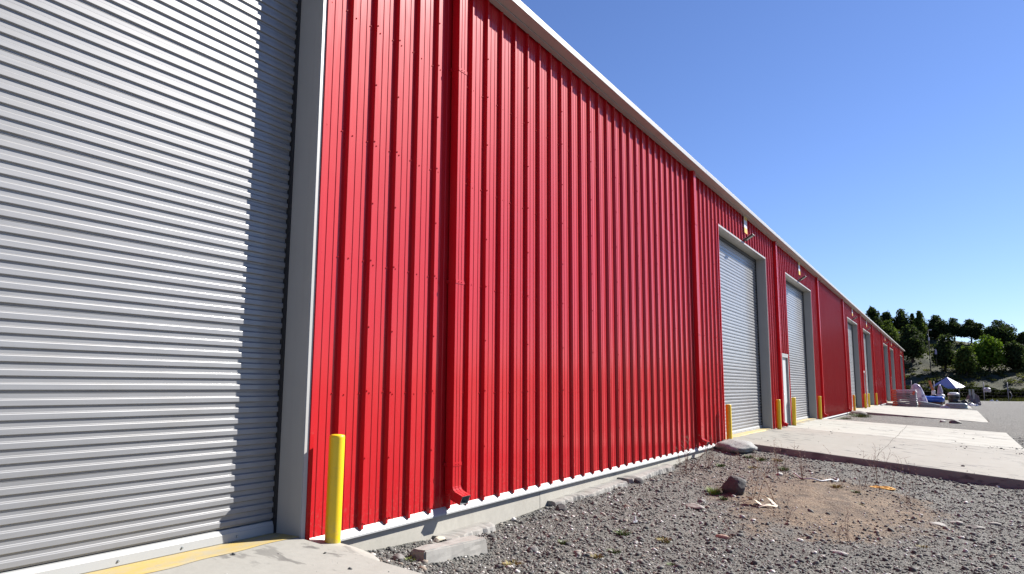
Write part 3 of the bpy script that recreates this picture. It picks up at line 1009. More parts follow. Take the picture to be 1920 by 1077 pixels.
# ------------------------------------------------------------------ grass tufts and dry weeds
GR = simple('green_grass', (.10, .17, .025), .7, 0, .35, 12)
GY = simple('yellow_grass', (.33, .27, .07), .8, 0, .3, 12)
MOSS = simple('bright_moss', (.17, .25, .03), .8, 0, .35, 20)
STALK = simple('dry_stalk', (.20, .115, .085), .85, 0, .3, 15)
STALKP = simple('pale_dry_stalk', (.40, .31, .22), .85, 0, .3, 15)
def tuft(x, y, r, h, n, mat, lab, seed, name='grass_tuft', z=None):
    rnd = random.Random(seed); mb = MB(); z0 = gz(x, y) if z is None else z
    for k in range(n):
        a = rnd.random()*6.283; q = r*math.sqrt(rnd.random()); b = Vector((q*math.cos(a), q*math.sin(a), -.01))
        L = h*rnd.uniform(.5, 1); d = Vector((math.cos(a)*rnd.uniform(.1, .9), math.sin(a)*rnd.uniform(.1, .9), 1)).normalized()
        w = Vector((-math.sin(a), math.cos(a), 0))*rnd.uniform(.003, .006)
        m = b+d*L*.55; e = b+d*L+Vector((math.cos(a), math.sin(a), -.4))*L*.25
        mb.face([b-w, b+w, m+w*.8, m-w*.8]); mb.face([m-w*.8, m+w*.8, e])
    o = mb.build(name, mat); o.location = (x, y, z0)
    return tag(o, lab, 'grass', 'small tufts growing in the gravel')
TU = [(.52, 6.02, .07, .05, 120, MOSS, 'bright green moss tuft beside the oblong stone near the slab'),
 (1.2, 6.95, .09, .09, 120, GY, 'yellowish tuft at the bottom below the concrete block'),
 (1.51, 9.27, .10, .09, 200, GR, 'largest green tuft in the open gravel, next to a white splinter'),
 (1.15, 8.25, .05, .07, 80, GR, 'small dark green tuft in the gravel between block and largest tuft'),
 (2.05, 9.35, .08, .08, 120, GY, 'straw-coloured tuft to the right of the largest green tuft'),
 (1.78, 8.35, .07, .06, 90, GR, 'low green tuft below the straw-coloured one'),
 (1.72, 7.95, .07, .06, 90, GY, 'brownish tuft low in the gravel near the bottom edge'),
 (1.72, 12.95, .12, .15, 220, MOSS, 'bright green tuft touching the left side of the dark boulder'),
 (2.0, 12.5, .06, .08, 90, GR, 'small green tuft in front of the dark boulder'),
 (.92, 16.4, .08, .11, 140, GR, 'fresh green tuft between wall and mound, left of the speckled rock'),
 (1.0, 18.7, .12, .13, 160, GR, 'green tuft at the right foot of the speckled rock'),
 (1.35, 18.4, .12, .12, 160, GR, 'dark green tuft below the driveway edge near the rock'),
 (1.7, 18.6, .12, .10, 140, GY, 'ochre tuft in the shade of the driveway edge'),
 (1.55, 16.7, .10, .10, 120, GY, 'dry yellow-green tuft on the mound below the driveway'),
 (2.1, 17.2, .10, .12, 140, GR, 'green tuft on the mound beside the dry stalks'),
 (3.35, 15.6, .11, .08, 120, GY, 'yellow tuft at the upper rim of the brown soil patch'),
 (3.7, 15.5, .09, .07, 100, GR, 'dark green tuft at the upper right rim of the brown soil'),
 (3.9, 14.2, .07, .04, 80, MOSS, 'flat moss tuft in the middle right of the brown soil'),
 (2.5, 8.3, .05, .05, 70, GR, 'tiny green tuft by the bottom edge left of the pinkish stone'),
 (4.9, 11.6, .07, .05, 70, GY, 'tiny yellow tuft in the grey gravel at lower right')]
for k, (x, y, r, h, n, m, lab) in enumerate(TU): tuft(x, y, r, h, n, m, lab, 100+k)
def weed(x, y, h, n, mat, lab, seed, lean=.35, spread=.05, thick=.0045, z=None):
    rnd = random.Random(seed); mb = MB(); z0 = gz(x, y)
    for k in range(n):
        a = rnd.random()*6.283; L = h*rnd.uniform(.55, 1.05)
        b = Vector((rnd.gauss(0, spread), rnd.gauss(0, spread), -.02)); d = Vector((math.cos(a)*rnd.uniform(0, lean), math.sin(a)*rnd.uniform(0, lean), 1)).normalized()
        pts = []; p = b.copy(); dd = d.copy(); m = 7
        for i in range(m+1):
            pts.append(p.copy()); dd = (dd+Vector((rnd.gauss(0, .09), rnd.gauss(0, .09), .02))).normalized(); p = p+dd*L/m
        mb.tube(pts, [thick*(1-.6*i/m) for i in range(m+1)], 4)
        for i in range(2, m+1):
            for q in range(rnd.randint(1, 2)):
                e = Vector((rnd.gauss(0, 1), rnd.gauss(0, 1), 1.0)).normalized()*L*rnd.uniform(.08, .2)
                mb.tube([pts[i], pts[i]+e*.5+Vector((0, 0, .004)), pts[i]+e], [thick*.5, thick*.45, thick*.2], 3)
                if rnd.random() < .6:
                    c = pts[i]+e; s_ = rnd.uniform(.006, .012)
                    mb.face([c+Vector((s_, 0, 0)), c+Vector((0, s_, s_)), c+Vector((-s_, 0, s_*.4)), c+Vector((0, -s_, 0))])
    o = mb.build('dry_weed', mat); o.location = (x, y, z0)
    return tag(o, lab, 'weed', 'dry weeds growing from the gravel')
weed(.62, 14.9, .75, 9, STALK, 'tall bushy dry weed against the footing left of the second downspout', 1, .55, .08, .006)
weed(.80, 15.9, .70, 8, STALK, 'reddish dry weed by the wall under the second downspout', 2, .5, .08)
weed(1.9, 17.6, .75, 3, STALKP, 'thin pale dry weed rising in front of the driveway edge', 3, .2, .03)
weed(2.15, 16.0, .55, 8, STALK, 'dark dry weed on the mound behind the boulder', 4, .5, .12)
weed(2.75, 15.6, .75, 4, STALK, 'tall brown stalk leaning over the brown soil', 5, .5, .03, .006)
weed(2.86, 12.55, .85, 2, STALKP, 'long forked stalk rising from behind the torn carton to the right', 6, .8, .03, .008)
weed(2.42, 12.75, .75, 3, STALKP, 'long pale stalks leaning left behind the torn carton', 7, .7, .06, .007)
weed(3.85, 16.0, .85, 7, STALK, 'broad reddish dry weed left of the orange rag', 8, .5, .15)
weed(4.35, 17.0, .65, 6, STALK, 'reddish dry weed in front of the driveway edge above the rag', 9, .4, .25)
weed(4.0, 17.9, .7, 4, STALK, 'thin dry weed against the shaded driveway side', 10, .3, .2)
weed(3.18, 11.45, .5, 2, STALK, 'thin single dry stalk at the lower edge of the brown soil', 11, .15, .02)
weed(4.05, 11.1, .45, 4, STALK, 'low dark dry weed at the lower right rim of the soil', 12, .8, .06)
weed(4.7, 15.2, .5, 4, STALK, 'small grey-brown weed right of the orange rag', 13, .6, .1)
weed(1.2, 17.8, .35, 6, STALK, 'short brown weed at the base of the speckled rock', 14, .7, .14)
weed(2.7, 10.0, .3, 3, STALK, 'tiny dark weed beside the pinkish stone', 15, .9, .03)

# ------------------------------------------------------------------ loose gravel (stuff)
def pebbles():
    rg = np.random.default_rng(12)
    t = (1+5**.5)/2
    iv = np.array([(-1,t,0),(1,t,0),(-1,-t,0),(1,-t,0),(0,-1,t),(0,1,t),(0,-1,-t),(0,1,-t),(t,0,-1),(t,0,1),(-t,0,-1),(-t,0,1)], float); iv /= np.linalg.norm(iv[0])
    ifc = np.array([(0,11,5),(0,5,1),(0,1,7),(0,7,10),(0,10,11),(1,5,9),(5,11,4),(11,10,2),(10,7,6),(7,1,8),(3,9,4),(3,4,2),(3,2,6),(3,6,8),(3,8,9),(4,9,5),(2,4,11),(6,2,10),(8,6,7),(9,8,1)])
    N = 210000
    # area-weighted sampling: radius from camera with falling density
    ang = np.radians(rg.uniform(-8, 60, N)); r = 4.8*np.exp(rg.random(N)*math.log(36/4.8))
    X = 5.32-r*np.sin(ang); Y = r*np.cos(ang)
    keep = (X > .02)
    ins = np.zeros(N, bool)
    for (y0, y1, x1, *_r) in SL: ins |= (Y > y0-.03) & (Y < y1+.03) & (X < x1+.03)
    X2 = X; soil = np.exp(-(((X-3.35)/1.7)**2+((Y-13.9)/3.2)**2))
    spill = ins & (Y > 26.9) & (Y < 29.9) & (X > 5.4) & (rg.random(N) < .35*np.clip((X-5.0)/3.5, 0, 1)) & (vn(X*1.5, Y*2.2) > .02)
    spill |= ins & (rg.random(N) < .004)
    spill |= ins & (Y > 20) & (Y < 20.35) & (rg.random(N) < .03)
    keep = (keep & ~ins) | (spill & keep)
    keep &= (rg.random(N) > soil*1.05)
    size = np.exp(rg.normal(math.log(.0064), .55, N))*(1+r/20)
    size = np.clip(size, .004, .05)
    big = rg.random(N) < .007+.05*np.exp(-(((X-1.5)/.7)**2+((Y-8.0)/1.4)**2)); size = np.where(big, np.clip(size*2.4, .012, .045), size)
    X, Y, size, r = X[keep], Y[keep], size[keep], r[keep]
    near = X < 16; X, Y, size = X[near], Y[near], size[near]
    n = len(X)
    sc = rg.uniform(.6, 1.25, (n, 3)); sc[:, 2] *= .62
    V = iv[None]*(1+rg.uniform(-.22, .22, (n, 12, 1)))*sc[:, None, :]*size[:, None, None]
    a = rg.random(n)*6.283; ca, sa = np.cos(a), np.sin(a)
    vx = V[..., 0]*ca[:, None]-V[..., 1]*sa[:, None]; vy = V[..., 0]*sa[:, None]+V[..., 1]*ca[:, None]
    tl = rg.normal(0, .35, n); vz = V[..., 2]+vx*np.sin(tl)[:, None]*.5
    Z = ground(X, Y)
    for q in range(n):
        st = slab_top(X[q], Y[q])
        if st is not None and X[q] < 9.2: Z[q] = max(Z[q], st)
    V = np.stack([vx+X[:, None], vy+Y[:, None], vz+(Z+size*.22)[:, None]], -1).reshape(-1, 3)
    F = (ifc[None]+np.arange(n)[:, None, None]*12).reshape(-1, 3)
    me = bpy.data.meshes.new('gravel')
    me.vertices.add(len(V)); me.vertices.foreach_set('co', V.ravel())
    me.loops.add(F.size); me.loops.foreach_set('vertex_index', F.ravel().astype(np.int32))
    me.polygons.add(len(F)); me.polygons.foreach_set('loop_start', (np.arange(len(F))*3).astype(np.int32))
    me.polygons.foreach_set('loop_total', np.full(len(F), 3, np.int32))
    me.update(calc_edges=True)
    me.materials.append(PEB)
    o = bpy.data.objects.new('gravel', me); C.objects.link(o)
    tag(o, 'loose grey gravel and small stones over the yard beside the wall', 'gravel', kind='stuff')
    print('pebbles', n)
pebbles()

# ------------------------------------------------------------------ yard clutter far along the wall
WRAP = simple('milky_plastic_wrap', (.36, .41, .40), .3, 0, .25, 3)
WRAPW = simple('white_plastic_wrap', (.70, .71, .76), .3, 0, .2, 3)
LILAC = simple('lilac_plastic_wrap', (.40, .36, .50), .35, 0, .3, 2)
OREDG = simple('orange_red_edge', (.85, .17, .05), .55, 0, .25, 6)
BLUE = simple('blue_tarpaulin', (.02, .10, .50), .4, 0, .25, 4)
BLK = simple('black_plastic', (.015, .016, .02), .4, 0, .3, 4)
WOOD = simple('orange_wood', (.46, .20, .06), .7, 0, .25, 4)
rnd = random.Random(31)
n = 10; z = gz(2, 76.5)+.02
labs = ['bottom', 'second from bottom', 'third from bottom', 'fourth from bottom', 'fifth from bottom', 'fifth from top', 'fourth from top', 'third from top', 'second from top', 'topmost']
for k in range(n):
    h = .155; mb = MB(); dx = rnd.uniform(-.04, .04)
    rings = []
    for i in range(17):
        t = i/16; x = 1.02+dx+1.92*t; s_ = .012*math.sin(t*9+k)+rnd.uniform(-.006, .006); e = 1 if 0 < i < 16 else .7
        rings.append([(x, 75.6-.02*e, z+.02+s_), (x, 75.6-.05*e+s_, z+h*.5), (x, 75.6-.02*e, z+h-.02+s_), (x, 77.2, z+h-.02+s_), (x, 77.25, z+h*.5), (x, 77.2, z+.02)])
    mb.loft(rings, 0, True)
    o = empty('wrapped_sheet', (0, 0, 0), labs[k]+' pale plastic-wrapped panel in the stack on the far driveway', 'wrapped sheet', 'stack of plastic-wrapped panels')
    o.location = (1.98, 76.4, z)
    p = mb.build('panel', WRAP if k < 8 else WRAPW, o); p.location = (-1.98, -76.4, -z)
    mb = MB(); mb.obox((.98+dx, 76.35, z+h*.5), ((.03, 0, 0), (0, .72, 0), (0, 0, h*.40))); mb.obox((1.15+dx, 75.53, z+h*.5), ((.20, 0, 0), (0, .015, 0), (0, 0, h*.38)))
    q = mb.build('end_cap', OREDG, o); q.location = p.location
    if k in (7, 8):
        mb = MB(); mb.obox((2.73+dx, 75.53, z+h*.5), ((.09, 0, 0), (0, .018, 0), (0, 0, h*.42))); q = mb.build('corner_cap', OREDG, o); q.location = p.location
    z += h+.004
# base timbers hidden under the stack belong to the bottom panel's pallet
def lump(name, mat, x, y, sx, sy, sz, seed, lab, cat, z=None, amp=1.0):
    return crumple(name, mat, x, y, sx, sy, sz, seed, lab, cat, n=18, z=z, amp=amp)
def bale(name, mat, x, y, w, d, h, seed, lab, cat, rz=0., sag=.0, rows=3, z=None):
    """wrapped block: superellipse rings with wrinkles"""
    rnd = random.Random(seed); mb = MB(); rings = []; m = 28
    for i, t in enumerate([0, .03, .15, .3, .45, .6, .75, .88, .96, 1.0]):
        k = 1.0 if t < .9 else (.93 if t < 1 else .75)
        if t == 0: k = .97
        ring = []
        for j in range(m):
            a = 2*math.pi*j/m; c, s_ = math.cos(a), math.sin(a)
            ex = .45
            X = math.copysign(abs(c)**ex, c)*w/2*k; Y = math.copysign(abs(s_)**ex, s_)*d/2*k
            wr = 1+.05*float(vn(j*.9+seed, t*9))+.03*math.sin(t*rows*6.28)
            ring.append((X*wr, Y*wr, h*t*(1-sag*(X/w+.5))+rnd.uniform(-.01, .01)))
        rings.append(ring)
    mb.loft(rings, 0, True)
    o = mb.build(name, mat); o.location = (x, y, (gz(x, y) if z is None else z)-.01); o.rotation_euler = (0, 0, rz)
    return tag(o, lab, cat)
# white hooded bundle standing behind the stack
mb = MB(); rings = []
for t in [i/12 for i in range(13)]:
    rr = .62*(1-.35*t) if t < .8 else .62*.72*math.sqrt(max(.02, 1-((t-.8)/.2)**2))
    rings.append([(rr*math.cos(a)*(1+.10*math.sin(4*a+t*5))+(.45*(1-t) if math.cos(a) > 0 else 0), rr*.8*math.sin(a)*(1+.08*math.sin(5*a)), 2.25*t) for a in [2*math.pi*j/26 for j in range(26)]])
mb.loft(rings, 0, True); t = NT('lilac_white_wrap'); c = t.mix(t.ramp(t.noise(2.2, 4, .6), [(.42, 0), (.58, 1)]), (.26, .19, .36), (.72, .72, .80)); t.set(Base_Color=c, Roughness=.3)
o = mb.build('wrapped_bundle', t.mat); o.location = (2.6, 85.0, gz(2.6, 85)-.02); tag(o, 'tall white and lilac plastic-wrapped bundle behind the panel stack', 'bundle')
# blue tarpaulin roll
mb = MB(); rings = []
for i in range(26):
    tt = i/25; x = 2.55+2.5*tt; r0 = .36*(1-.25*tt)*(1 if 0 < i < 25 else .6)
    rings.append([(x, 85.9+r0*1.4*math.cos(a)*(1+.08*math.sin(3*a+i)), r0*math.sin(a)*(1+.07*math.sin(5*a+i*.9))+.0) for a in [2*math.pi*j/18 for j in range(18)]])
mb.loft(rings, 0, True); o = mb.build('tarpaulin_roll', BLUE); o.location = (0, 0, gz(3.8, 86)+.68); tag(o, 'long bright blue tarpaulin bundle beside the panel stack', 'tarpaulin')
bale('timber_crate', simple('brown_timber', (.14, .08, .05), .8, 0, .3, 3), 3.8, 86.1, 2.2, .8, .42, 91, 'low brown timber crate carrying the blue tarpaulin bundle', 'crate')
bale('wrapped_sheets', WRAP, 4.0, 80.3, 2.3, 1.0, .62, 5, 'grey plastic-wrapped sheets sloping down right of the panel stack', 'wrapped sheets', .1, .75, 5)
bale('wrapped_sheets', WRAP, 6.0, 79.4, 1.75, 1.2, .50, 6, 'low flat grey-lilac wrapped block lying farthest right on the yard', 'wrapped sheets', -.05, .0, 2)
crumple('plastic_sheet', WRAPW, 5.1, 79.0, .45, .3, .28, 16, 'crumpled white plastic between the two grey wrapped blocks', 'plastic sheet', n=14)
# black drum with a white cover
r = empty('drum', (5.93, 96, gz(5.93, 96)), 'black drum with a white plastic cover on top', 'drum')
mb = MB(); zz = [(0, .50), (.03, .53), (.4, .54), (.42, .57), (.46, .57), (.48, .54), (.9, .54), (.92, .57), (.97, .57), (1.15, .55), (1.3, .5)]
mb.loft([[(q*math.cos(a), q*math.sin(a), h) for a in [2*math.pi*j/24 for j in range(24)]] for h, q in zz], 0, True); mb.build('barrel', BLK, r)
mb = MB(); mb.loft([[(q*math.cos(a)*(1+.04*math.sin(5*a)), q*math.sin(a), h) for a in [2*math.pi*j/24 for j in range(24)]] for h, q in [(1.12, .585), (1.28, .57), (1.36, .48), (1.41, .3), (1.42, .02)]], 0, True); mb.build('cover', WRAPW, r)
lump('black_sack_heap', BLK, 7.05, 95.5, .75, .5, .62, 41, 'low heap of black plastic right of the drum', 'heap')
crumple('plastic_sheet', WRAPW, 7.6, 93.6, .55, .3, .26, 17, 'bits of white plastic film at the foot of the black heap', 'plastic sheet', n=16, amp=1.6)
lump('scrap_pile', simple('grey_brown_scrap', (.20, .16, .18), .8, 0, .6, 6), 7.75, 97.2, .75, .5, 1.0, 42, 'greyish scrap pile with two pale uprights standing in it', 'pile', amp=1.8)
for k, (x, lab) in enumerate([(7.52, 'left one of two pale short posts in the scrap pile'), (7.86, 'right one of two pale short posts in the scrap pile')]):
    mb = MB(); mb.box((-.09, -.05, 0), (.09, .05, 1.75)); mb.box((-.11, -.06, 1.751), (.11, .06, 1.79)); o = mb.build('short_post', WRAP); o.location = (x, 97.0, gz(x, 97)-.02); tag(o, lab, 'post', 'pale posts in the scrap pile')
# sack, boxes, leaning beam
r = empty('bulk_bag', (4.62, 92, gz(4.62, 92)), 'dark bulk bag with a white band and a lilac peaked top', 'bulk bag')
mb = MB(); mb.loft([[(w*math.cos(a)*(1+.05*math.sin(6*a)), w*.8*math.sin(a), h) for a in [2*math.pi*j/20 for j in range(20)]] for h, w in [(0, .38), (.1, .46), (.6, .46), (.95, .42), (1.0, .38)]], 0, True); mb.build('bag', BLK, r)
mb = MB(); mb.loft([[(w*math.cos(a)*(1+.05*math.sin(7*a)), w*.8*math.sin(a), h) for a in [2*math.pi*j/20 for j in range(20)]] for h, w in [(.86, .49), (.98, .50), (1.12, .47), (1.2, .33), (1.22, .1)]], 0, True); mb.build('band', WRAPW, r)
mb = MB(); mb.loft([[(w*math.cos(a)*(1+.12*math.sin(3*a))+.06, w*.7*math.sin(a), h) for a in [2*math.pi*j/14 for j in range(14)]] for h, w in [(1.2, .30), (1.5, .26), (1.8, .20), (2.1, .12), (2.25, .03)]], 0, True); mb.build('peak', LILAC, r)
bale('white_box', WRAPW, 4.05, 91.3, .38, .35, .45, 9, 'small white box on the blue tarpaulin end, left of the bulk bag', 'box', z=gz(4.05, 91.3)+1.12)
bale('crate', BLK, 4.05, 91.4, .6, .5, 1.12, 10, 'dark crate under the small white box', 'crate')
mb = MB(); a_ = Vector((4.42, 92.9, gz(4.4, 93))); b_ = Vector((3.72, 93.4, 2.35)); dd = (b_-a_).normalized(); sd_ = dd.cross(Vector((0, 1, 0))).normalized()
mb.obox((a_+b_)/2, (dd*(b_-a_).length/2, sd_*.13, dd.cross(sd_)*.08)); tag(mb.build('timber_beam', WOOD), 'orange-brown timber beam leaning at a slant behind the bulk bag', 'beam')

# canopy tent at the foot of the hill
tn = empty('canopy_tent', (5.6, 147, gz(5.6, 147)), 'canopy tent with a peaked blue-white roof behind the fence', 'tent', rz=-.42)
mb = MB(); e = 1.66-gz(5.6, 147); H = 3.5-gz(5.6, 147); w, d = 2.15, 2.15
ap = (-.15, 0, H); cs = [(-w, -d, e), (w, -d, e), (w, d, e), (-w, d, e)]
TENT = simple('pale_canopy_cloth', (.46, .48, .72), .6, 0, .06, 1)
for i in range(4): mb.face([cs[i], cs[(i+1) % 4], ap])
for i in range(4):
    a, b = cs[i], cs[(i+1) % 4]; mb.face([(a[0], a[1], e-.22), (b[0], b[1], e-.22), b, a])
mb.build('roof', TENT, tn)
for (x, y, z_) in cs:
    m2 = MB(); m2.box((x*.98-.04, y*.98-.04, 0), (x*.98+.04, y*.98+.04, e-.01)); m2.build('leg', GALV, tn)

# fence at the foot of the hill
POST = simple('weathered_post', (.27, .28, .31), .6, 0, .2, 3)
NET = simple('fence_wire', (.16, .16, .17), .5, .5)
fn = empty('fence', (6, 136, gz(6, 136)), 'wire fence with thin grey posts along the foot of the hill', 'fence')
FX = [-9.5, -4.6, .35, 3.6, 7.0, 10.32, 13.5, 17.0, 20.5, 24, 28, 32, 36]
for k, x in enumerate(FX):
    z0 = gz(x, 136+.12*x); mb = MB(); ln = rnd.uniform(-.06, .06)
    mb.tube([(0, 0, -.3), (ln*.5, 0, 1.6), (ln, 0, 2.95)], .065, 7)
    p = mb.build('post', POST, fn); p.location = (x-6, .12*x, z0-gz(6, 136))
mb = MB(); mb.tube([(13.5-6+.12, .12*13.5, 0), (13.5-6+.5, .12*13.5+.1, .9), (13.5-6+.02, .12*13.5, 2.0)], .05, 6); mb.build('brace', POST, fn)
for zh in (.3, .8, 1.3, 1.8, 2.3, 2.75):
    mb = MB(); mb.tube([(x-6, .12*x, gz(x, 136+.12*x)-gz(6, 136)+zh) for x in FX], .006, 3); mb.build('wire', NET, fn)
o = crumple('plastic_bag', WRAPW, 10.75, 136.9, .5, .35, .45, 51, 'white plastic bag caught high on a fence post', 'plastic bag', n=12, z=1.35, amp=1.6)
o.rotation_euler = (1.3, 0, .1)
crumple('plastic_bag', WRAPW, 11.15, 134.5, .32, .2, .22, 52, 'left white bag lying on the ground by the fence', 'plastic bag', n=10)
crumple('plastic_bag', WRAPW, 11.85, 134.8, .18, .15, .18, 53, 'right small white bag lying on the ground by the fence', 'plastic bag', n=10)

# ------------------------------------------------------------------ trees on the hill
def leaf_mat(name, a, b, trans=.0):
    t = NT(name); r = t.n('ShaderNodeNewGeometry').outputs['Random Per Island']
    c = t.mix(r, a, b); t.set(Base_Color=c, Roughness=.8); t.b.inputs['Specular IOR Level'].default_value = .06
    tr = t.n('ShaderNodeBsdfTranslucent'); t.l(t.mix(1.0, c, (.9, 1.0, .5), 'MULTIPLY'), tr.inputs[0])
    ms = t.n('ShaderNodeMixShader'); ms.inputs[0].default_value = .38
    t.l(t.b.outputs[0], ms.inputs[1]); t.l(tr.outputs[0], ms.inputs[2])
    t.l(ms.outputs[0], t.t.nodes['Material Output'].inputs[0])
    return t.mat
L_DARK = leaf_mat('dark_conifer_leaves', (.016, .028, .014), (.075, .10, .036))
L_MID = leaf_mat('olive_leaves', (.03, .05, .014), (.13, .17, .04))
L_BRI = leaf_mat('fresh_green_leaves', (.05, .10, .012), (.20, .29, .035))
BARK = simple('tree_bark', (.06, .045, .035), .9)
def crown_mesh(H, W, kind, seed, n=2600, leaf=.34, base=.10):
    rg = np.random.default_rng(seed)
    lobes = []
    nl = 9 if kind != 'cone' else 8
    for k in range(nl):
        if kind == 'cone':
            t = (k+.5)/nl; rad = W*.5*(1-.75*t)*rg.uniform(.85, 1.1)
            lobes.append((rg.normal(0, W*.05), rg.normal(0, W*.05), H*(base+(1-base)*t*.92), rad, H*.13))
        elif kind == 'umbrella':
            a = rg.random()*6.283; q = W*.30*rg.random()**.5
            lobes.append((q*math.cos(a), q*math.sin(a), H*rg.uniform(.42, .80)-(q/W)*H*.25, W*rg.uniform(.16, .27), H*rg.uniform(.12, .2)))
        else:
            a = rg.random()*6.283; q = W*.27*rg.random()**.5; t = rg.uniform(.2, .83)
            lobes.append((q*math.cos(a), q*math.sin(a), H*t, W*rg.uniform(.18, .30)*(1.15-.5*t), H*rg.uniform(.12, .21)))
    lobes.append((0, 0, H*.86, W*.18, H*.13))
    if kind == 'round':
        lobes += [(0, 0, H*.50, W*.44, H*.34), (W*.14, 0, H*.32, W*.36, H*.22), (-W*.14, 0, H*.34, W*.36, H*.24)]
    elif kind == 'cone':
        lobes += [(0, 0, H*.38, W*.40, H*.30), (0, 0, H*.62, W*.28, H*.25)]
    else:
        lobes += [(0, 0, H*.56, W*.42, H*.25), (W*.2, 0, H*.42, W*.26, H*.16), (-W*.2, 0, H*.44, W*.26, H*.16)]
    L = np.array(lobes); wgt = (L[:, 3]**2*L[:, 4])**.75; wgt /= wgt.sum()
    idx = rg.choice(len(L), n, p=wgt)
    d = rg.normal(size=(n, 3)); d /= np.linalg.norm(d, axis=1)[:, None]
    rr = rg.random(n)**.38*(1+rg.normal(0, .10, n))
    c = L[idx, :3]+d*rr[:, None]*np.stack([L[idx, 3], L[idx, 3], L[idx, 4]], -1)
    c[:, 2] = np.clip(c[:, 2], H*base*.6, None)
    nrm = d+rg.normal(0, .55, (n, 3)); nrm /= np.linalg.norm(nrm, axis=1)[:, None]
    u = np.cross(nrm, rg.normal(size=(n, 3))); u /= np.linalg.norm(u, axis=1)[:, None]
    v = np.cross(nrm, u)
    s_ = leaf*rg.uniform(.5, 1.15, n)[:, None]
    V = np.stack([c-u*s_-v*s_*.45, c+u*s_*.9-v*s_*.3, c+u*s_*.55+v*s_*.5, c-u*s_*.4+v*s_*.65], 1).reshape(-1, 3)
    F = np.arange(n*4).reshape(-1, 4)
    return V, F
def np_mesh(name, V, F, mat, parent):
    me = bpy.data.meshes.new(name); k = F.shape[1]
    me.vertices.add(len(V)); me.vertices.foreach_set('co', V.astype(np.float32).ravel())
    me.loops.add(F.size); me.loops.foreach_set('vertex_index', F.ravel().astype(np.int32))
    me.polygons.add(len(F)); me.polygons.foreach_set('loop_start', (np.arange(len(F))*k).astype(np.int32)); me.polygons.foreach_set('loop_total', np.full(len(F), k, np.int32))
    me.update(calc_edges=True); me.materials.append(mat)
    o = bpy.data.objects.new(name, me); C.objects.link(o); o.parent = parent
    return o
def tree(x, y, H, W, kind, mat, lab, seed, name='tree', n=2600, leaf=.34, base=.10, z=None):
    z0 = gz(x, y)-.15 if z is None else z
    r = empty(name, (x, y, z0), lab, 'tree', 'trees on the hill')
    V, F = crown_mesh(H, W, kind, seed, n, leaf, base)
    np_mesh('crown', V, F, mat, r)
    rn = random.Random(seed); mb = MB()
    top = H*(.9 if kind == 'cone' else .55)
    mb.tube([(0, 0, -.4), (.03*W, 0, H*.2), (0, .03*W, H*.4), (rn.uniform(-.1, .1)*W, 0, top)], [H*.035, H*.028, H*.02, H*.006], 7)
    for k in range(7):
        a = rn.random()*6.283; zz = H*rn.uniform(.18, .5); L = W*rn.uniform(.25, .42)
        mb.tube([(0, 0, zz), (L*.5*math.cos(a), L*.5*math.sin(a), zz+L*.3), (L*math.cos(a), L*math.sin(a), zz+L*.75)], [H*.012, H*.008, H*.003], 5)
    mb.build('trunk', BARK, r)
TREES = [(-6.6, 205.0, 6.4, 5.4, 'round', L_DARK, 'leftmost dark tree on the ridge, rising just above the red roof line'),
 (-3.2, 205.0, 6.9, 5.2, 'round', L_DARK, 'second dark tree from the left on the ridge, tallest in its clump'),
 (-1.0, 206.0, 5.6, 2.2, 'cone', L_DARK, 'slim pointed dark tree between two wide ones on the ridge'),
 (.9, 199.0, 7.2, 4.2, 'cone', L_MID, 'pointed dark green tree left of the utility pole on the ridge'),
 (4.1, 204.0, 6.4, 6.8, 'round', L_DARK, 'broad dark tree on the ridge just right of the utility pole'),
 (7.6, 204.0, 6.4, 6.4, 'umbrella', L_DARK, 'left one of two dark umbrella-crowned trees standing on the bare ridge'),
 (11.0, 204.0, 6.3, 7.0, 'umbrella', L_DARK, 'right one of two dark umbrella-crowned trees standing on the bare ridge'),
 (16.6, 203.0, 6.7, 9.2, 'round', L_DARK, 'wide domed dark tree alone against the sky on the ridge'),
 (21.6, 203.0, 4.2, 4.6, 'round', L_DARK, 'small dark tree on the ridge at the right edge of the picture'),
 (-9.5, 200.0, 6.5, 5.5, 'round', L_DARK, 'dark ridge tree mostly hidden behind the far warehouse end'),
 (-5.2, 184.5, 7.6, 5.6, 'round', L_MID, 'bushy tree on the slope directly above the warehouse end'),
 (-.7, 179.5, 8.5, 7.4, 'round', L_DARK, 'largest dark green tree on the slope beside the warehouse end'),
 (5.3, 176.3, 7.9, 5.9, 'round', L_DARK, 'dark rounded tree on the slope above the canopy tent'),
 (9.0, 173.5, 6.4, 5.4, 'round', L_MID, 'olive tree low on the slope just right of the tent'),
 (13.1, 180.2, 7.9, 8.0, 'round', L_BRI, 'bright green leafy tree on the middle of the slope'),
 (17.6, 181.1, 6.5, 5.2, 'round', L_DARK, 'dark tree right of the bright green one'),
 (20.0, 185.0, 4.6, 3.8, 'round', L_MID, 'small olive bushy tree at the right edge on the slope'),
 (24.5, 186, 6.5, 6.0, 'round', L_DARK, 'dark tree on the slope just beyond the right edge'),
 (27.5, 202, 6.5, 6.5, 'round', L_DARK, 'ridge tree beyond the right edge of the picture')]
for k, (x, y, H, W, kind, m, lab) in enumerate(TREES):
    nn = 5600 if W > 6.5 else 3900
    tree(x, y, H, W*.90, kind, m, lab, 300+k, n=nn, leaf=.30, base=.05 if kind != 'umbrella' else .22)
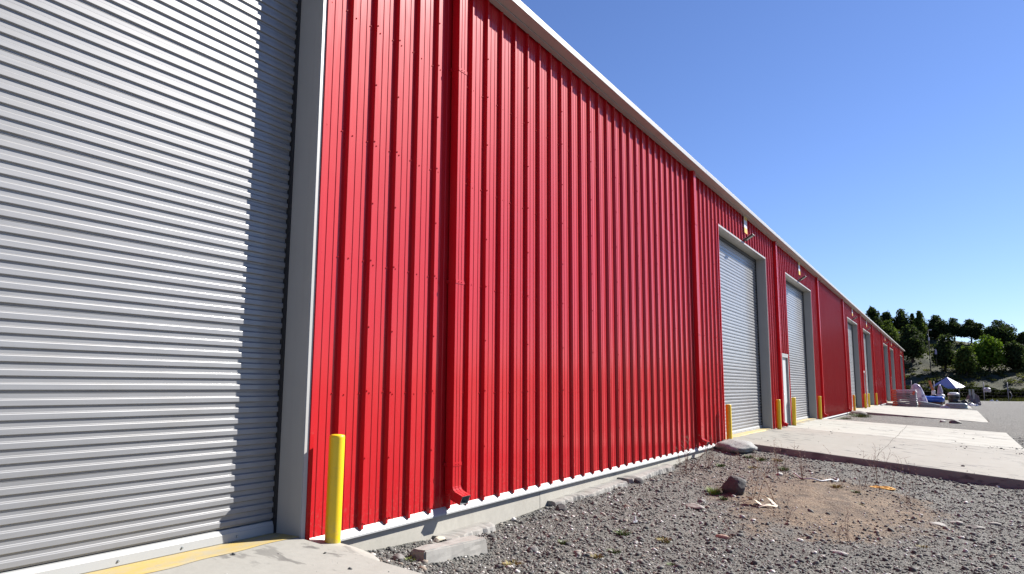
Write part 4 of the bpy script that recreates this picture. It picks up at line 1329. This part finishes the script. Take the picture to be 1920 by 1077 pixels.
# scrub and hedge (uncountable undergrowth)
def scrub():
    rg = np.random.default_rng(77); VV, FF = [], []; off = 0
    def clump(x, y, w, h, n, leaf):
        nonlocal off
        d = rg.normal(size=(n, 3)); d /= np.linalg.norm(d, axis=1)[:, None]
        rr = rg.random(n)**.45
        c = np.stack([x+d[:, 0]*w*rr, y+d[:, 1]*w*rr, gz(x, y)+np.abs(d[:, 2])*h*rr], -1)
        nrm = d+rg.normal(0, .6, (n, 3)); nrm /= np.linalg.norm(nrm, axis=1)[:, None]
        u = np.cross(nrm, rg.normal(size=(n, 3))); u /= np.linalg.norm(u, axis=1)[:, None]; v = np.cross(nrm, u)
        s_ = leaf*rg.uniform(.5, 1.1, n)[:, None]
        V = np.stack([c-u*s_-v*s_*.5, c+u*s_-v*s_*.4, c+u*s_*.5+v*s_*.6, c-u*s_*.5+v*s_*.6], 1).reshape(-1, 3)
        VV.append(V); FF.append(np.arange(n*4).reshape(-1, 4)+off); off += n*4
    for k in range(1300):
        x = rg.uniform(-14, 34); y = rg.uniform(146, 206)
        if vn(x*.13+3, y*.13) > .05 and rg.random() < .6: continue
        w = rg.uniform(.35, 1.25); clump(x, y, w, w*rg.uniform(.5, 1.0), int(26+40*w), .17)
    return np.concatenate(VV), np.concatenate(FF)
V, F = scrub()
L_SCR = leaf_mat('scrub_leaves', (.022, .03, .012), (.16, .16, .06))
o = np_mesh('scrub', V, F, L_SCR, None); tag(o, 'low mixed scrub covering the dry hillside', 'scrub', kind='stuff')
def hedge():
    rg = np.random.default_rng(78); n = 30000
    x = rg.uniform(-14, 40, n); t = rg.random(n); y = 142.5+.1*x+rg.normal(0, .7, n)
    hh = 2.05+np.array(vn(x*.7, 2.0+0*x))*1.0; z = -.42+hh*t**.7+ground(x, y, False)+.4
    c = np.stack([x, y, z], -1)
    nrm = rg.normal(size=(n, 3)); nrm[:, 1] -= .6; nrm /= np.linalg.norm(nrm, axis=1)[:, None]
    u = np.cross(nrm, rg.normal(size=(n, 3))); u /= np.linalg.norm(u, axis=1)[:, None]; v = np.cross(nrm, u)
    s_ = .17*rg.uniform(.5, 1.1, n)[:, None]
    V = np.stack([c-u*s_-v*s_*.5, c+u*s_-v*s_*.4, c+u*s_*.5+v*s_*.6, c-u*s_*.5+v*s_*.6], 1).reshape(-1, 3)
    return V, np.arange(n*4).reshape(-1, 4)
V, F = hedge()
o = np_mesh('hedge', V, F, leaf_mat('hedge_leaves', (.007, .010, .006), (.035, .042, .014)), None); tag(o, 'dark continuous hedge behind the wire fence', 'hedge')
# weeds along the foot of the fence
def verge():
    rg = np.random.default_rng(79); n = 9000
    x = rg.uniform(-8, 36, n); y = 136.6+.12*x+rg.normal(0, .8, n)+.6; h = rg.uniform(.12, .5, n)*(1+1.2*np.array(vn(x*.6, y*0+4)))
    z = ground(x, y); a = rg.random(n)*6.283; w = .05
    b = np.stack([x, y, z], -1); du = np.stack([np.cos(a)*w, np.sin(a)*w, 0*a], -1); tp = b+np.stack([rg.normal(0, .08, n), rg.normal(0, .08, n), h], -1)
    V = np.stack([b-du, b+du, tp], 1).reshape(-1, 3); return V, np.arange(n*3).reshape(-1, 3)
V, F = verge()
o = np_mesh('grass_verge', V, F, leaf_mat('verge_grass', (.02, .028, .010), (.075, .075, .028)), None); tag(o, 'strip of rough grass along the foot of the fence', 'grass', kind='stuff')

# grassy weeds by the second driveway
tuft(.9, 47.2, .6, .35, 500, GR, 'wide green weed patch against the wall before the second driveway', 150)
tuft(.5, 43.5, .3, .2, 200, GR, 'narrow green weed strip at the plinth of the blank bay', 151)
stone('stone', .55, 49.5, .5, .5, .2, 60, R_GREY, 'grey rock at the foot of the small orange-looking bollard')
stone('stone', 5.0, 47.0, .18, .25, .10, 61, R_PALE, 'pale stone in the shade before the second driveway', facets=5)
stone('stone', 5.6, 46.5, .3, .35, .16, 62, R_GREY, 'grey lump of rubble right of the pale stone before the second driveway', facets=6)

# utility pole on the hillside
pz = gz(2.6, 173)
up = empty('utility_pole', (2.75, 173, pz), 'tall thin utility pole with white fittings on the hillside', 'utility pole')
mb = MB(); mb.tube([(0, 0, -.5), (0, 0, 9.6)], [.09, .06], 8); mb.build('pole', simple('pole_wood', (.10, .085, .08), .85), up)
mb = MB(); mb.tube([(0, 0, 9.3), (.25, -.2, 9.55), (.45, -.35, 9.5)], .03, 5); mb.build('arm', GALV, up)
mb = MB(); mb.obox((.5, -.4, 9.5), ((.22, 0, 0), (0, .15, 0), (0, 0, .08))); mb.build('lamp_head', WRAPW, up)
mb = MB(); mb.box((-.05, -.28, 7.3), (.22, -.1, 7.95)); mb.build('junction_box', WRAPW, up)
sg2 = empty('warning_board', (3.9, 172, gz(3.9, 172)), 'small pale pointed board beside the utility pole', 'board')
mb = MB(); mb.tube([(0, 0, -.3), (0, 0, 4.6)], .03, 6); mb.build('stake', BARK, sg2)
mb = MB(); mb.prism([(-.2, 4.7), (.2, 4.7), (.18, 5.5), (.0, 5.9), (-.15, 5.5)], -.03, .03); mb.build('board', LILAC, sg2)
